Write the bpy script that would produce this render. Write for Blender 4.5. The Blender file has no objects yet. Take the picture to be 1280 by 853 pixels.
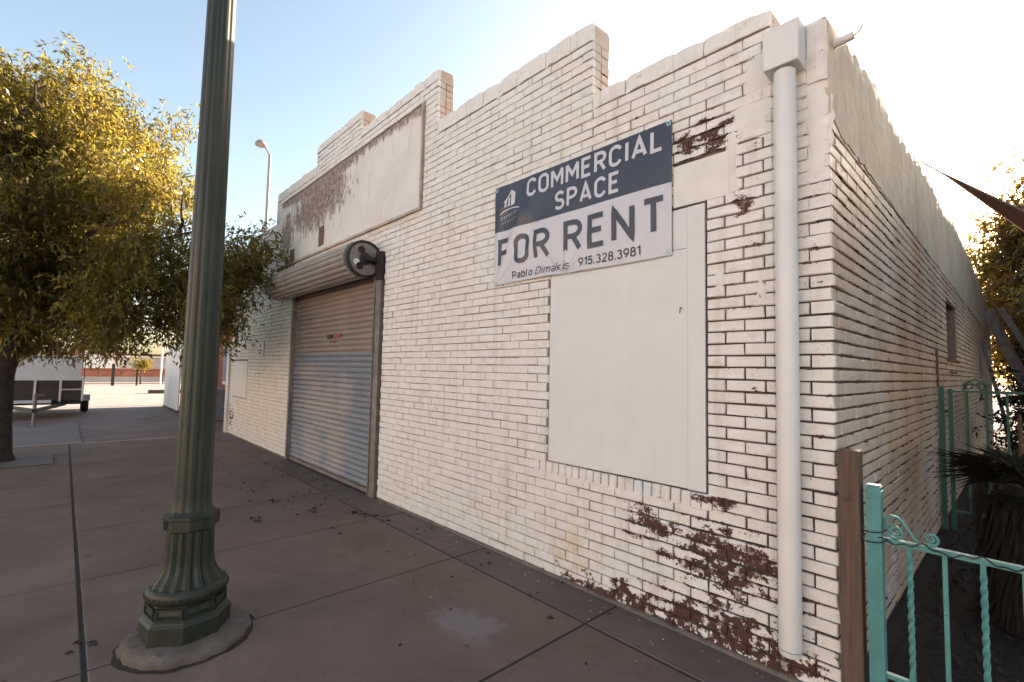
import bpy, math, random
import numpy as np
from mathutils import Vector, Matrix
R = math.radians
sc = bpy.context.scene
COL = sc.collection

# ---------------------------------------------------------------- camera
cam_d = bpy.data.cameras.new('camera')
cam = bpy.data.objects.new('camera', cam_d); COL.objects.link(cam); sc.camera = cam
cam_d.sensor_width = 36; cam_d.lens = 598.7 / 1280 * 36
cam_d.clip_start = .05; cam_d.clip_end = 2000
yaw, pit, rol = .81997, .0605, .0199
fw = Vector((-math.sin(yaw)*math.cos(pit), math.cos(yaw)*math.cos(pit), math.sin(pit)))
rt = Vector((math.cos(yaw), math.sin(yaw), 0)); up = rt.cross(fw)
r2 = math.cos(rol)*rt + math.sin(rol)*up; u2 = math.cos(rol)*up - math.sin(rol)*rt
m = Matrix((r2, u2, -fw)).transposed().to_4x4(); m.translation = (.6367, -2.763, 1.5314)
cam.matrix_world = m

# ---------------------------------------------------------------- sky, sun, exposure
SUN_EL, SUN_AZ = R(17.5), R(-0.6)          # azimuth measured from +Y towards +X
w = bpy.data.worlds.new('World'); sc.world = w; w.use_nodes = True
nt = w.node_tree; bg = nt.nodes['Background']
sky = nt.nodes.new('ShaderNodeTexSky'); sky.sky_type = 'NISHITA'; sky.sun_disc = False
sky.sun_elevation = SUN_EL; sky.sun_rotation = SUN_AZ
sky.altitude = 300; sky.air_density = 1.0; sky.dust_density = 2.6; sky.ozone_density = 1.0
tint = nt.nodes.new('ShaderNodeMix'); tint.data_type = 'RGBA'; tint.blend_type = 'MULTIPLY'
tint.inputs[0].default_value = 1; tint.inputs[7].default_value = (1.0, .91, .78, 1)   # camera white balance
nt.links.new(sky.outputs[0], tint.inputs[6]); nt.links.new(tint.outputs[2], bg.inputs[0])
bg.inputs[1].default_value = .115
sl = bpy.data.lights.new('sun', 'SUN'); sl.energy = 5.0; sl.angle = R(.5); sl.color = (1, .835, .67)
so = bpy.data.objects.new('sun', sl); COL.objects.link(so)
sd = Vector((math.sin(SUN_AZ)*math.cos(SUN_EL), math.cos(SUN_AZ)*math.cos(SUN_EL), math.sin(SUN_EL)))
so.rotation_euler = sd.to_track_quat('Z', 'Y').to_euler()
sc.view_settings.view_transform = 'Standard'; sc.view_settings.look = 'None'
sc.view_settings.exposure = 2.1; sc.view_settings.gamma = 1
sc.cycles.max_bounces = 8; sc.cycles.diffuse_bounces = 4

# ---------------------------------------------------------------- helpers
rng = random.Random(7)
nrg = np.random.default_rng(11)

class MB:
    def __init__(s): s.v = []; s.f = []; s.mi = []
    def add(s, vs, fs, mi=0):
        o = len(s.v); s.v += [tuple(p) for p in vs]
        s.f += [tuple(o+i for i in f) for f in fs]; s.mi += [mi]*len(fs)
    def box(s, a, b, mi=0):
        (x0, y0, z0), (x1, y1, z1) = a, b
        s.add([(x0,y0,z0),(x1,y0,z0),(x1,y1,z0),(x0,y1,z0),(x0,y0,z1),(x1,y0,z1),(x1,y1,z1),(x0,y1,z1)],
              [(0,3,2,1),(4,5,6,7),(0,1,5,4),(1,2,6,5),(2,3,7,6),(3,0,4,7)], mi)
    def obox(s, c, ax, ay, az, mi=0):
        c = Vector(c); ax = Vector(ax); ay = Vector(ay); az = Vector(az)
        p = [c+i*ax+j*ay+k*az for k in (-1,1) for j in (-1,1) for i in (-1,1)]
        s.add(p, [(0,2,3,1),(4,5,7,6),(0,1,5,4),(1,3,7,5),(3,2,6,7),(2,0,4,6)], mi)
    def bar(s, a, b, w, h=None, mi=0):
        a = Vector(a); b = Vector(b); d = (b-a)
        L = d.length; d = d.normalized(); h = h or w
        ref = Vector((0,0,1)) if abs(d.z) < .9 else Vector((1,0,0))
        x = d.cross(ref).normalized(); y = x.cross(d)
        s.obox((a+b)/2, d*(L/2), x*(w/2), y*(h/2), mi)
    def tube(s, pts, rad, n=8, mi=0, caps=True):
        pts = [Vector(p) for p in pts]; N = len(pts)
        rad = rad if isinstance(rad, (list, tuple)) else [rad]*N
        prev = None; vs = []; fs = []
        for i, p in enumerate(pts):
            d = (pts[min(i+1, N-1)] - pts[max(i-1, 0)]).normalized()
            if prev is None:
                ref = Vector((0,0,1)) if abs(d.z) < .9 else Vector((1,0,0))
                x = d.cross(ref).normalized()
            else:
                x = (prev - d*prev.dot(d)).normalized()
            prev = x; y = d.cross(x)
            for k in range(n):
                t = 2*math.pi*k/n
                vs.append(p + (x*math.cos(t) + y*math.sin(t))*rad[i])
        for i in range(N-1):
            for k in range(n):
                fs.append((i*n+k, i*n+(k+1)%n, (i+1)*n+(k+1)%n, (i+1)*n+k))
        if caps:
            fs.append(tuple(range(n-1, -1, -1))); fs.append(tuple((N-1)*n+k for k in range(n)))
        s.add(vs, fs, mi)
    def lathe(s, prof, c=(0,0,0), n=24, axis='z', mi=0, flute=0, fl_n=12, rot=0):
        vs = []; fs = []; N = len(prof)
        for (r, z) in prof:
            for k in range(n):
                t = 2*math.pi*k/n + rot; rr = r
                if flute: rr = r*(1 - flute*max(0, math.cos(fl_n*t))**.7)
                a, b = rr*math.cos(t), rr*math.sin(t)
                q = (a, b, z) if axis == 'z' else (z, a, b)
                vs.append((c[0]+q[0], c[1]+q[1], c[2]+q[2]))
        for i in range(N-1):
            for k in range(n):
                fs.append((i*n+k, i*n+(k+1)%n, (i+1)*n+(k+1)%n, (i+1)*n+k))
        fs.append(tuple(range(n-1, -1, -1))); fs.append(tuple((N-1)*n+k for k in range(n)))
        s.add(vs, fs, mi)
    def build(s, name, mat, parent=None, smooth=False, loc=None):
        me = bpy.data.meshes.new(name); me.from_pydata(s.v, [], s.f)
        for mm in (mat if isinstance(mat, (list, tuple)) else [mat]): me.materials.append(mm)
        if any(s.mi): me.polygons.foreach_set('material_index', s.mi)
        if smooth:
            me.polygons.foreach_set('use_smooth', [True]*len(me.polygons))
            me.set_sharp_from_angle(angle=R(38))
        o = bpy.data.objects.new(name, me); COL.objects.link(o)
        if parent: attach(o, parent)
        return o

def attach(o, p):
    o.parent = p; o.matrix_parent_inverse = world_of(p).inverted()
def world_of(o):
    mm = Matrix.LocRotScale(o.location, o.rotation_euler, o.scale)
    if o.parent: mm = world_of(o.parent) @ o.matrix_parent_inverse @ mm
    return mm
def thing(name, loc, label, cat, group=None):
    o = bpy.data.objects.new(name, None); COL.objects.link(o); o.location = loc
    o.empty_display_size = .1
    return tag(o, label, cat, group)
def tag(o, label, cat, group=None):
    o['label'] = label; o['category'] = cat
    if group: o['group'] = group
    return o
def struct(o): o['kind'] = 'structure'; return o
def stuff(o): o['kind'] = 'stuff'; return o

# ---------------------------------------------------------------- material helpers
class NT:
    def __init__(s, name):
        s.m = bpy.data.materials.new(name); s.m.use_nodes = True
        s.t = s.m.node_tree; s.b = s.t.nodes['Principled BSDF']; s._pos = None
    def n(s, t, **k):
        x = s.t.nodes.new('ShaderNode'+t)
        for a, b in k.items(): setattr(x, a, b)
        return x
    def l(s, a, b): s.t.links.new(a, b)
    def pos(s):
        if not s._pos: s._pos = s.n('NewGeometry').outputs['Position']
        return s._pos
    def set(s, sock, v):
        if hasattr(v, 'is_output'): s.l(v, sock)
        else: sock.default_value = v if not isinstance(v, tuple) or len(v) == 4 or len(v) == 3 and sock.type == 'VECTOR' else (*v, 1)
    def noise(s, scale, detail=4, rough=.55, vec=None, stretch=None, dist=0):
        x = s.n('TexNoise'); x.inputs['Scale'].default_value = scale; x.inputs['Detail'].default_value = detail
        x.inputs['Roughness'].default_value = rough; x.inputs['Distortion'].default_value = dist
        v = vec or s.pos()
        if stretch:
            mp = s.n('Mapping'); mp.inputs['Scale'].default_value = stretch; s.l(v, mp.inputs[0]); v = mp.outputs[0]
        s.l(v, x.inputs['Vector']); return x.outputs['Fac']
    def math(s, op, a, b=None, c=None, clamp=False):
        x = s.n('Math', operation=op, use_clamp=clamp)
        s.set(x.inputs[0], a)
        if b is not None: s.set(x.inputs[1], b)
        if c is not None: s.set(x.inputs[2], c)
        return x.outputs[0]
    def ramp(s, f, lo, hi, a=0., b=1.):
        x = s.n('MapRange'); s.l(f, x.inputs[0])
        for i, v in enumerate((lo, hi, a, b)): x.inputs[i+1].default_value = v
        return x.outputs[0]
    def mix(s, f, a, b, mode='MIX'):
        x = s.n('Mix', data_type='RGBA', blend_type=mode)
        s.set(x.inputs[0], f); s.set(x.inputs[6], a); s.set(x.inputs[7], b)
        return x.outputs[2]
    def blobs(s, lst):
        """soft field, 1 at a blob's middle falling to 0 at its rim; lst of (centre, radii)"""
        out = None
        for c, r in lst:
            a = s.n('VectorMath', operation='SUBTRACT'); s.l(s.pos(), a.inputs[0]); a.inputs[1].default_value = c
            d = s.n('VectorMath', operation='DIVIDE'); s.l(a.outputs[0], d.inputs[0]); d.inputs[1].default_value = r
            e = s.n('VectorMath', operation='LENGTH'); s.l(d.outputs[0], e.inputs[0])
            f = s.ramp(e.outputs['Value'], 0, 1, 1, 0)
            out = f if out is None else s.math('MAXIMUM', out, f)
        return out
    def bump(s, h, strength=.3, dist=.01, prev=None):
        x = s.n('Bump'); x.inputs['Strength'].default_value = strength; x.inputs['Distance'].default_value = dist
        s.l(h, x.inputs['Height'])
        if prev is not None: s.l(prev, x.inputs['Normal'])
        return x.outputs[0]
    def out(s, col, rough=.6, metal=0, normal=None, spec=None):
        s.set(s.b.inputs['Base Color'], col); s.set(s.b.inputs['Roughness'], rough)
        s.b.inputs['Metallic'].default_value = metal
        if spec is not None: s.b.inputs['Specular IOR Level'].default_value = spec
        if normal is not None: s.l(normal, s.b.inputs['Normal'])
        return s.m

def simple(name, col, rough=.6, metal=0, var=.25, scale=8, bump=.15, bscale=60, bdist=.004):
    t = NT(name)
    n = t.ramp(t.noise(scale, 6, .6), .3, .7)
    c = t.mix(n, tuple(v*(1-var) for v in col), tuple(min(1, v*(1+var*.6)) for v in col))
    return t.out(c, rough, metal, t.bump(t.noise(bscale, 4), bump, bdist))

BIG = 99
PEEL = [((-.58,0,.47),(.56,BIG,.33)), ((-.52,0,.08),(.75,BIG,.32)), ((-1.15,0,.02),(1.1,BIG,.24)), ((-1.0,0,.58),(.32,BIG,.2)),
        ((-.30,0,.06),(.38,BIG,.18)), ((-.64,0,2.93),(.31,BIG,.18)), ((-.42,0,2.5),(.10,BIG,.12)), ((-.6,0,.80),(.16,BIG,.07)),
        ((-11.4,0,.4),(.5,BIG,.5))]
def mat_paint(name, white=(.71,.675,.645), peel=True, thr=1.02, under=(.054,.024,.018)):
    t = NT(name)
    n1 = t.noise(1.1, 5, .6); n2 = t.noise(9, 5, .6); n3 = t.noise(30, 6, .72)
    c = t.mix(t.ramp(n1, .35, .7), white, tuple(v*f for v, f in zip(white, (.95,.92,.88))))
    brick_tone = t.noise(7, 0, 0, stretch=(1, 1, 2.6))
    c = t.mix(t.ramp(brick_tone, .56, .7, 0, .35), c, tuple(v*f for v, f in zip(white, (.93,.91,.89))))
    c = t.mix(t.ramp(brick_tone, .44, .3, 0, .6), c, (.75,.73,.725))
    c = t.mix(t.ramp(t.noise(75, 4, .7), .630, .675, 0, .8), c, (.22,.16,.13))
    # dirt streaks and grime
    st = t.noise(3.2, 5, .65, stretch=(3, 3, .35))
    c = t.mix(t.ramp(st, .53, .76, 0, .62), c, (.46,.38,.32))
    c = t.mix(t.ramp(n2, .56, .76, 0, .7), c, (.50,.43,.38))
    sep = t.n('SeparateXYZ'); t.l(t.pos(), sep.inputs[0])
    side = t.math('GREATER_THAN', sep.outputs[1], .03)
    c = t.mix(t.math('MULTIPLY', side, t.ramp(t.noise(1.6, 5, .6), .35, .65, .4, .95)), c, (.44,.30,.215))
    rust = t.blobs([((0,1.9,1.75),(BIG,.6,.9)), ((0,2.4,.9),(BIG,.9,.9))])
    c = t.mix(t.math('MULTIPLY', t.math('MULTIPLY', side, rust), .55), c, (.42,.25,.15))
    oil = t.blobs([((-1.65,0,.28),(.25,BIG,.3))])
    c = t.mix(t.math('MULTIPLY', oil, t.ramp(n2, .4, .6, 0, .9)), c, (.58,.46,.28))
    bl_ = t.blobs([((-1.07,0,.80),(.05,BIG,.06)), ((-1.0,0,.79),(.03,BIG,.04))])
    c = t.mix(t.math('MULTIPLY', bl_, t.ramp(n3, .4, .6, 0, .9)), c, (.28,.48,.66))
    nb = None
    if peel:
        b = t.blobs(PEEL)
        b = t.math('MULTIPLY', b, t.math('LESS_THAN', sep.outputs[1], .03))
        low = t.ramp(sep.outputs[2], .0, .16, .08, 0)
        right = t.ramp(sep.outputs[0], -2.2, -.4, 0, .09)
        na = t.noise(8.5, 5, .66, stretch=(.8, 1, 1.5))
        bt = t.math('MULTIPLY', t.math('SUBTRACT', brick_tone, .5), .55)
        fr = t.math('FRACT', t.math('DIVIDE', t.math('SUBTRACT', sep.outputs[2], .018), .0677))
        ed = t.ramp(t.math('ABSOLUTE', t.math('SUBTRACT', fr, .43)), .33, .43, 0, 1)
        edw = t.math('ADD', t.math('MULTIPLY', side, .20), t.ramp(sep.outputs[0], -1.9, -.6, 0, .17))
        ed = t.math('MULTIPLY', t.math('MULTIPLY', ed, edw), t.ramp(t.noise(2.3, 3), .35, .6))
        n3 = t.math('ADD', t.math('MULTIPLY', n3, .6), t.math('MULTIPLY', t.noise(62, 5, .7), .4))
        right = t.math('ADD', right, ed)
        f = t.math('ADD', t.math('MULTIPLY', b, .44), t.math('ADD', t.math('MULTIPLY', n3, .90), t.math('ADD', t.math('MULTIPLY', na, .62), t.math('ADD', bt, t.math('ADD', low, right)))))
        mask = t.ramp(f, thr-.012+.070, thr+.012+.070)
        un = t.mix(t.ramp(t.noise(45, 4), .35, .7), under, tuple(v*1.8 for v in under))
        un = t.mix(t.ramp(t.noise(16, 5), .5, .7, 0, .5), un, (.085,.058,.048))
        isl = t.ramp(t.noise(22, 5, .66), .55, .58)
        mask = t.math('MULTIPLY', mask, t.math('SUBTRACT', 1, t.math('MULTIPLY', isl, t.ramp(t.noise(6, 3), .38, .55))))
        c = t.mix(mask, c, un)
        nb = t.bump(mask, -.9, .0025)
        rough = t.math('ADD', .5, t.math('MULTIPLY', mask, .35))
    else: rough = .55
    nb = t.bump(t.noise(22, 6, .65), .35, .006, nb)
    nb = t.bump(t.noise(140, 3, .6), .25, .0012, nb)
    return t.out(c, rough, 0, nb, .35)
M = {}
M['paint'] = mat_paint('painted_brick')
def mat_mortar():
    t = NT('mortar')
    sep = t.n('SeparateXYZ'); t.l(t.pos(), sep.inputs[0])
    n = t.noise(14, 5, .65); nl = t.noise(1.7, 3, .5)
    dark = (.050,.032,.026); pale = (.27,.185,.145)
    leftw = t.math('MAXIMUM', t.ramp(sep.outputs[0], -.9, -1.9, 0, .66), t.ramp(sep.outputs[2], 2.9, 3.3, 0, .6))
    up = t.math('MULTIPLY', t.blobs([((-.42,0,2.4),(.3,BIG,.75)), ((-.16,0,2.75),(.22,BIG,.9))]), .85)
    side = t.math('GREATER_THAN', sep.outputs[1], .03)
    f = t.math('MAXIMUM', leftw, up)
    f = t.math('ADD', t.math('MULTIPLY', f, t.math('SUBTRACT', 1, side)), t.math('MULTIPLY', side, t.ramp(sep.outputs[1], .6, 5, .22, .8)))
    f = t.math('ADD', f, t.math('ADD', t.ramp(n, .35, .65, -.22, .25), t.ramp(nl, .3, .7, -.15, .2)), None, True)
    lowd = t.math('MULTIPLY', t.ramp(sep.outputs[2], .1, .5, .4, 1), t.ramp(sep.outputs[2], 3.45, 3.6, 1, .8))
    c = t.mix(t.math('MULTIPLY', f, lowd), dark, pale)
    return t.out(c, .85, 0, t.bump(t.noise(70, 4), .5, .005))
M['mortar'] = mat_mortar()
def mat_plaster():
    t = NT('side_plaster')
    c = t.mix(t.ramp(t.noise(1.3, 6, .6), .35, .65), (.46,.37,.29), (.57,.475,.39))
    c = t.mix(t.ramp(t.noise(5, 6, .7, stretch=(1, 1, .4)), .5, .72, 0, .7), c, (.33,.25,.20))
    c = t.mix(t.ramp(t.noise(60, 4, .7), .68, .72, 0, .8), c, (.22,.15,.11))
    nb = t.bump(t.noise(6, 6, .6), .5, .03); nb = t.bump(t.noise(45, 5, .65), .5, .006, nb)
    return t.out(c, .75, 0, nb, .25)
M['plaster'] = mat_plaster()
def mat_board():
    t = NT('board_paint')
    c = t.mix(t.ramp(t.noise(1.8, 6, .65), .3, .7), (.68,.67,.655), (.62,.605,.59))
    c = t.mix(t.ramp(t.noise(7, 6, .7, stretch=(3, 3, .16)), .52, .78, 0, .3), c, (.56,.535,.51))
    c = t.mix(t.ramp(t.noise(30, 5, .7, stretch=(2, 2, .4)), .62, .75, 0, .4), c, (.55,.50,.46))
    c = t.mix(t.ramp(t.noise(85, 3, .6), .70, .73, 0, .7), c, (.25,.20,.17))
    nb = t.bump(t.noise(9, 5, .6, stretch=(2, 2, 1.2)), .2, .006); nb = t.bump(t.noise(60, 4), .2, .002, nb)
    return t.out(c, .55, 0, nb, .35)
M['board'] = mat_board()
M['patch'] = simple('patch_paint', (.68,.64,.595), .6, 0, .08, 6, .3, 18, .006)
def mat_panel():
    t = NT('sign_panel_plaster')
    sep = t.n('SeparateXYZ'); t.l(t.pos(), sep.inputs[0]); x, z = sep.outputs[0], sep.outputs[2]
    c = t.mix(t.ramp(t.noise(1.4, 6, .6), .35, .65), (.69,.655,.63), (.61,.57,.545))
    c = t.mix(t.ramp(t.noise(2.6, 6, .7, stretch=(2.2, 1, .45)), .52, .72, 0, .55), c, (.46,.40,.36))
    b = t.blobs([((-6.9,0,4.05),(1.9,BIG,.66)), ((-6.3,0,4.15),(.9,BIG,.62)), ((-8.2,0,3.85),(.55,BIG,.62))])
    topx = t.ramp(z, 4.28, 4.46, 0, .42)
    f = t.math('ADD', t.math('MULTIPLY', b, .50), t.math('ADD', topx, t.math('MULTIPLY', t.noise(7.5, 8, .74, stretch=(1.6, 1, .6), dist=.8), 1.0)))
    mask = t.ramp(f, .665, .79)
    c = t.mix(t.math('MULTIPLY', mask, t.ramp(t.noise(14, 5, .7), .3, .6, .45, 1)), c, t.mix(t.ramp(t.noise(30, 5), .3, .7), (.09,.055,.04), (.24,.155,.115)))
    nb = t.bump(mask, -.8, .006); nb = t.bump(t.noise(12, 6, .65), .4, .012, nb)
    return t.out(c, .7, 0, nb, .3)
M['panel'] = mat_panel()
def mat_slat():
    t = NT('shutter_paint')
    sep = t.n('SeparateXYZ'); t.l(t.pos(), sep.inputs[0]); x, z = sep.outputs[0], sep.outputs[2]
    beige = t.mix(t.ramp(t.noise(2.5, 5, .6), .3, .7), (.21,.165,.14), (.27,.22,.19))
    blue = t.mix(t.ramp(t.noise(3, 5, .6), .3, .7), (.155,.17,.205), (.20,.212,.24))
    low = t.math('LESS_THAN', z, 1.722)
    blot = t.blobs([((-6.5,0,.95),(1.15,BIG,.75)), ((-6.75,0,.35),(.6,BIG,.7)), ((-5.9,0,.5),(.55,BIG,.7)), ((-7.0,0,1.45),(.75,BIG,.2)), ((-5.7,0,1.1),(.35,BIG,.6))])
    f = t.math('ADD', t.math('MULTIPLY', blot, .55), t.math('MULTIPLY', t.noise(4.5, 6, .68, stretch=(1, 1, 1.3)), .9))
    f = t.math('ADD', f, t.math('MULTIPLY', t.math('SUBTRACT', t.noise(22, 6, .75, stretch=(.7, 1, 1.6)), .5), .5))
    over = t.ramp(f, .52, .84, 0, .85)
    c = t.mix(over, blue, (.30,.255,.235))
    c = t.mix(t.math('MULTIPLY', t.ramp(t.noise(6, 6, .7), .55, .7), t.math('MULTIPLY', over, .6)), c, (.36,.32,.40))
    c = t.mix(low, beige, c)
    c = t.mix(t.ramp(t.noise(14, 6, .7, stretch=(.5, 1, 2)), .60, .75, 0, .6), c, (.16,.12,.10))
    return t.out(c, .5, 0, t.bump(t.noise(50, 4), .1, .003), .4)
M['slat'] = mat_slat()
M['hood'] = simple('hood_steel', (.34,.305,.285), .42, .25, .18, 5, .1, 40, .003)
M['rail'] = simple('guide_steel', (.20,.17,.155), .5, .2, .35, 9, .2, 50, .003)
M['iron'] = simple('black_iron', (.025,.019,.017), .55, .1, .4, 12, .2, 60, .003)
M['disc'] = simple('disc_steel', (.27,.23,.21), .5, .3, .35, 12, .2, 50, .003)
M['pipe'] = simple('downspout_paint', (.67,.645,.625), .5, 0, .07, 3, .2, 14, .004)
M['dark'] = simple('dark_opening', (.03,.022,.02), .9)
M['rust'] = simple('rusty_brown', (.16,.09,.06), .8, 0, .4, 20)
M['navy'] = simple('banner_navy', (.034,.038,.060), .38, 0, .10, 3, .0)
M['bwhite'] = simple('banner_white', (.54,.52,.56), .36, 0, .04, 3, .0)
M['grommet'] = simple('grommet', (.42,.60,.66), .35, .3)
def mat_pole():
    t = NT('pole_paint')
    c = t.mix(t.ramp(t.noise(5, 6, .6, stretch=(1, 1, .5)), .35, .7), (.022,.026,.017), (.036,.038,.026))
    c = t.mix(t.ramp(t.noise(26, 6, .7), .6, .74, 0, .7), c, (.075,.055,.035))
    c = t.mix(t.ramp(t.noise(3, 5, .7, stretch=(4, 4, .4)), .58, .76, 0, .5), c, (.10,.10,.088))
    return t.out(c, .5, .1, t.bump(t.noise(60, 5, .6), .3, .003), .4)
M['pole'] = mat_pole()
def mat_conc(name, a, b, stain=False, spots=(.05,.04,.035)):
    t = NT(name)
    rnd = t.n('ObjectInfo').outputs['Random']
    c = t.mix(t.ramp(t.noise(1.2, 6, .62), .35, .68), a, b)
    c = t.mix(t.ramp(rnd, 0, 1, 0, .35), c, tuple(v*.8 for v in a))
    c = t.mix(t.ramp(t.noise(180, 3, .7), .55, .75, 0, .45), c, tuple(v*1.5 for v in b))
    c = t.mix(t.ramp(t.noise(7, 7, .7), .55, .75, 0, .55), c, tuple(v*.55 for v in a))
    c = t.mix(t.ramp(t.noise(.7, 5, .65, dist=1.2), .5, .68, 0, .45), c, tuple(v*.62 for v in a))
    c = t.mix(t.ramp(t.noise(420, 2, .6), .60, .70, 0, .5), c, tuple(min(1, v*2.1) for v in b))
    c = t.mix(t.ramp(t.noise(38, 4, .6), .71, .75, 0, .7), c, spots)
    vo = t.n('TexVoronoi'); vo.inputs['Scale'].default_value = 3.4; t.l(t.pos(), vo.inputs['Vector'])
    sx = t.n('SeparateColor'); t.l(vo.outputs['Color'], sx.inputs[0])
    gum = t.math('MULTIPLY', t.ramp(vo.outputs['Distance'], .055, .085, .75, 0), t.math('GREATER_THAN', sx.outputs[0], .62))
    c = t.mix(gum, c, tuple(v*.45 for v in a))
    wv = t.n('VectorMath', operation='MULTIPLY_ADD'); nz_ = t.n('TexNoise'); nz_.inputs['Scale'].default_value = 1.7; nz_.inputs['Detail'].default_value = 6; t.l(t.pos(), nz_.inputs['Vector'])
    t.l(nz_.outputs['Color'], wv.inputs[0]); wv.inputs[1].default_value = (.55,.55,0); t.l(t.pos(), wv.inputs[2])
    ve = t.n('TexVoronoi', feature='DISTANCE_TO_EDGE'); ve.inputs['Scale'].default_value = .42; t.l(wv.outputs[0], ve.inputs['Vector'])
    crack = t.math('MULTIPLY', t.ramp(ve.outputs['Distance'], .0008, .0022, .35, 0), t.ramp(t.noise(.6, 2), .48, .56))
    c = t.mix(crack, c, tuple(v*.3 for v in a))
    if stain:
        bl = t.blobs([((-1.73,-.92,0),(.42,.24,BIG)), ((-1.62,-.85,0),(.2,.2,BIG))])
        f = t.math('ADD', t.math('MULTIPLY', bl, .5), t.math('MULTIPLY', t.noise(13, 9, .78), .9))
        c = t.mix(t.math('MULTIPLY', t.ramp(f, .60, .80, 0, .5), t.ramp(t.noise(160, 4, .7), .35, .6, .3, 1)), c, (.26,.25,.28))
    nb = t.bump(t.noise(110, 5, .7), .35, .003); nb = t.bump(t.noise(3, 4), .2, .01, nb)
    return t.out(c, .82, 0, nb, .25)
M['slab'] = mat_conc('sidewalk_concrete', (.150,.098,.078), (.205,.140,.112), True)
M['strip'] = mat_conc('strip_concrete', (.125,.088,.075), (.170,.125,.108))
M['joint'] = simple('joint_dirt', (.040,.028,.022), .95, 0, .4, 20, .4, 60)
M['footing'] = mat_conc('footing_concrete', (.14,.115,.10), (.21,.17,.145))
M['alley'] = mat_conc('alley_asphalt', (.15,.102,.090), (.20,.145,.128))
M['palepatch'] = mat_conc('pale_concrete', (.165,.138,.132), (.20,.17,.163))
M['kerb'] = mat_conc('kerb_concrete', (.2,.17,.15), (.25,.21,.19))
M['soil'] = simple('yard_soil', (.018,.011,.008), .95, 0, .5, 10, .8, 30, .03)
M['wood'] = None
def mat_wood(name, a, b, stretch=(14, 14, .8)):
    t = NT(name)
    c = t.mix(t.ramp(t.noise(3, 6, .65, stretch=stretch), .35, .65), a, b)
    c = t.mix(t.ramp(t.noise(9, 5), .62, .72, 0, .6), c, tuple(v*.5 for v in a))
    return t.out(c, .75, 0, t.bump(t.noise(4, 5, .6, stretch=stretch), .4, .006), .25)
M['wood'] = mat_wood('weathered_wood', (.085,.052,.039), (.135,.088,.068))
M['plank'] = mat_wood('grey_plank', (.13,.10,.088), (.21,.17,.15), (5, 5, 2))


def mat_teal(name, a):
    t = NT(name)
    c = t.mix(t.ramp(t.noise(9, 6, .65), .35, .7), a, tuple(v*.72 for v in a))
    c = t.mix(t.ramp(t.noise(40, 6, .7), .58, .75, 0, .35), c, tuple(min(1, v*1.5) for v in a))
    chip = t.ramp(t.noise(55, 5, .7), .635, .655)
    c = t.mix(chip, c, (.07,.035,.022))
    c = t.mix(t.ramp(t.noise(5, 5, .7, stretch=(5, 5, .5)), .58, .8, 0, .5), c, (.10,.075,.05))
    return t.out(c, .55, 0, t.bump(chip, -.6, .002, t.bump(t.noise(90, 4), .3, .002)), .35)
M['teal'] = mat_teal('teal_paint', (.085,.26,.25)); M['tealdark'] = mat_teal('teal_paint_dull', (.035,.115,.09))
M['bark'] = simple('bark', (.060,.042,.034), .9, 0, .4, 14, .8, 25, .03)
def mat_leaf(name, a, b, gold, trans=.5, rough=.45, tcol=(.55,.38,.06)):
    t = NT(name)
    isl = t.n('NewGeometry').outputs['Random Per Island']
    c = t.mix(isl, a, b)
    c = t.mix(t.ramp(t.noise(.8, 3), .45, .62), c, gold)
    t.out(c, rough, 0, None, .35)
    tr = t.n('BsdfTranslucent'); tc = t.mix(.85, c, tcol); t.l(tc, tr.inputs[0])
    ms = t.n('MixShader'); ms.inputs[0].default_value = trans
    t.l(t.b.outputs[0], ms.inputs[1]); t.l(tr.outputs[0], ms.inputs[2])
    t.l(ms.outputs[0], t.t.nodes['Material Output'].inputs[0])
    return t.m
M['leaf'] = mat_leaf('willow_leaf', (.012,.015,.005), (.030,.030,.008), (.034,.028,.006), .39, .35, (.66,.51,.085))
M['leaf2'] = mat_leaf('backyard_leaf', (.014,.015,.005), (.036,.030,.008), (.04,.03,.006), .36, .4, (.55,.36,.06))
M['palm'] = simple('palm_blade', (.016,.014,.008), .95, 0, .5, 6); M['palm'].node_tree.nodes['Principled BSDF'].inputs['Specular IOR Level'].default_value = .1
M['shaggy'] = simple('palm_thatch', (.020,.013,.009), .95, 0, .5, 12)
M['bush'] = mat_leaf('dark_shrub_leaf', (.012,.013,.005), (.025,.022,.008), (.02,.018,.007), .15, .5, (.10,.08,.02))
M['litter'] = simple('dead_leaf', (.030,.018,.012), .9, 0, .5, 30)
M['redbrick'] = simple('far_red_brick', (.30,.105,.065), .85, 0, .3, 1.5)
M['farwhite'] = simple('far_white_wall', (.72,.69,.66), .7, 0, .12, .4)
M['fargrey'] = simple('far_grey', (.34,.31,.30), .7, 0, .2, .5)
M['redroof'] = simple('far_red_roof', (.20,.08,.06), .8, 0, .2, .5)
M['sail'] = None
def mat_sail():
    t = NT('sail_cloth')
    t.out((.22,.135,.10), .8)
    tr = t.n('BsdfTranslucent'); tr.inputs[0].default_value = (.26,.13,.08,1)
    ms = t.n('MixShader'); ms.inputs[0].default_value = .35
    t.l(t.b.outputs[0], ms.inputs[1]); t.l(tr.outputs[0], ms.inputs[2]); t.l(ms.outputs[0], t.t.nodes['Material Output'].inputs[0])
    return t.m
M['sail'] = mat_sail()
M['trailerdark'] = simple('trailer_panel', (.050,.034,.026), .7, 0, .3, 4)
M['trailerwhite'] = simple('trailer_white', (.62,.61,.62), .5, 0, .1, 2)
M['tyre'] = simple('tyre_rubber', (.018,.016,.016), .8)
M['lampgrey'] = simple('lamp_steel', (.33,.29,.26), .5, .2)
M['notice'] = simple('notice_white', (.68,.65,.60), .5, 0, .06, 10)
M['blackprint'] = simple('black_print', (.03,.026,.026), .5)
M['redprint'] = simple('red_print', (.28,.06,.045), .5)
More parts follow.
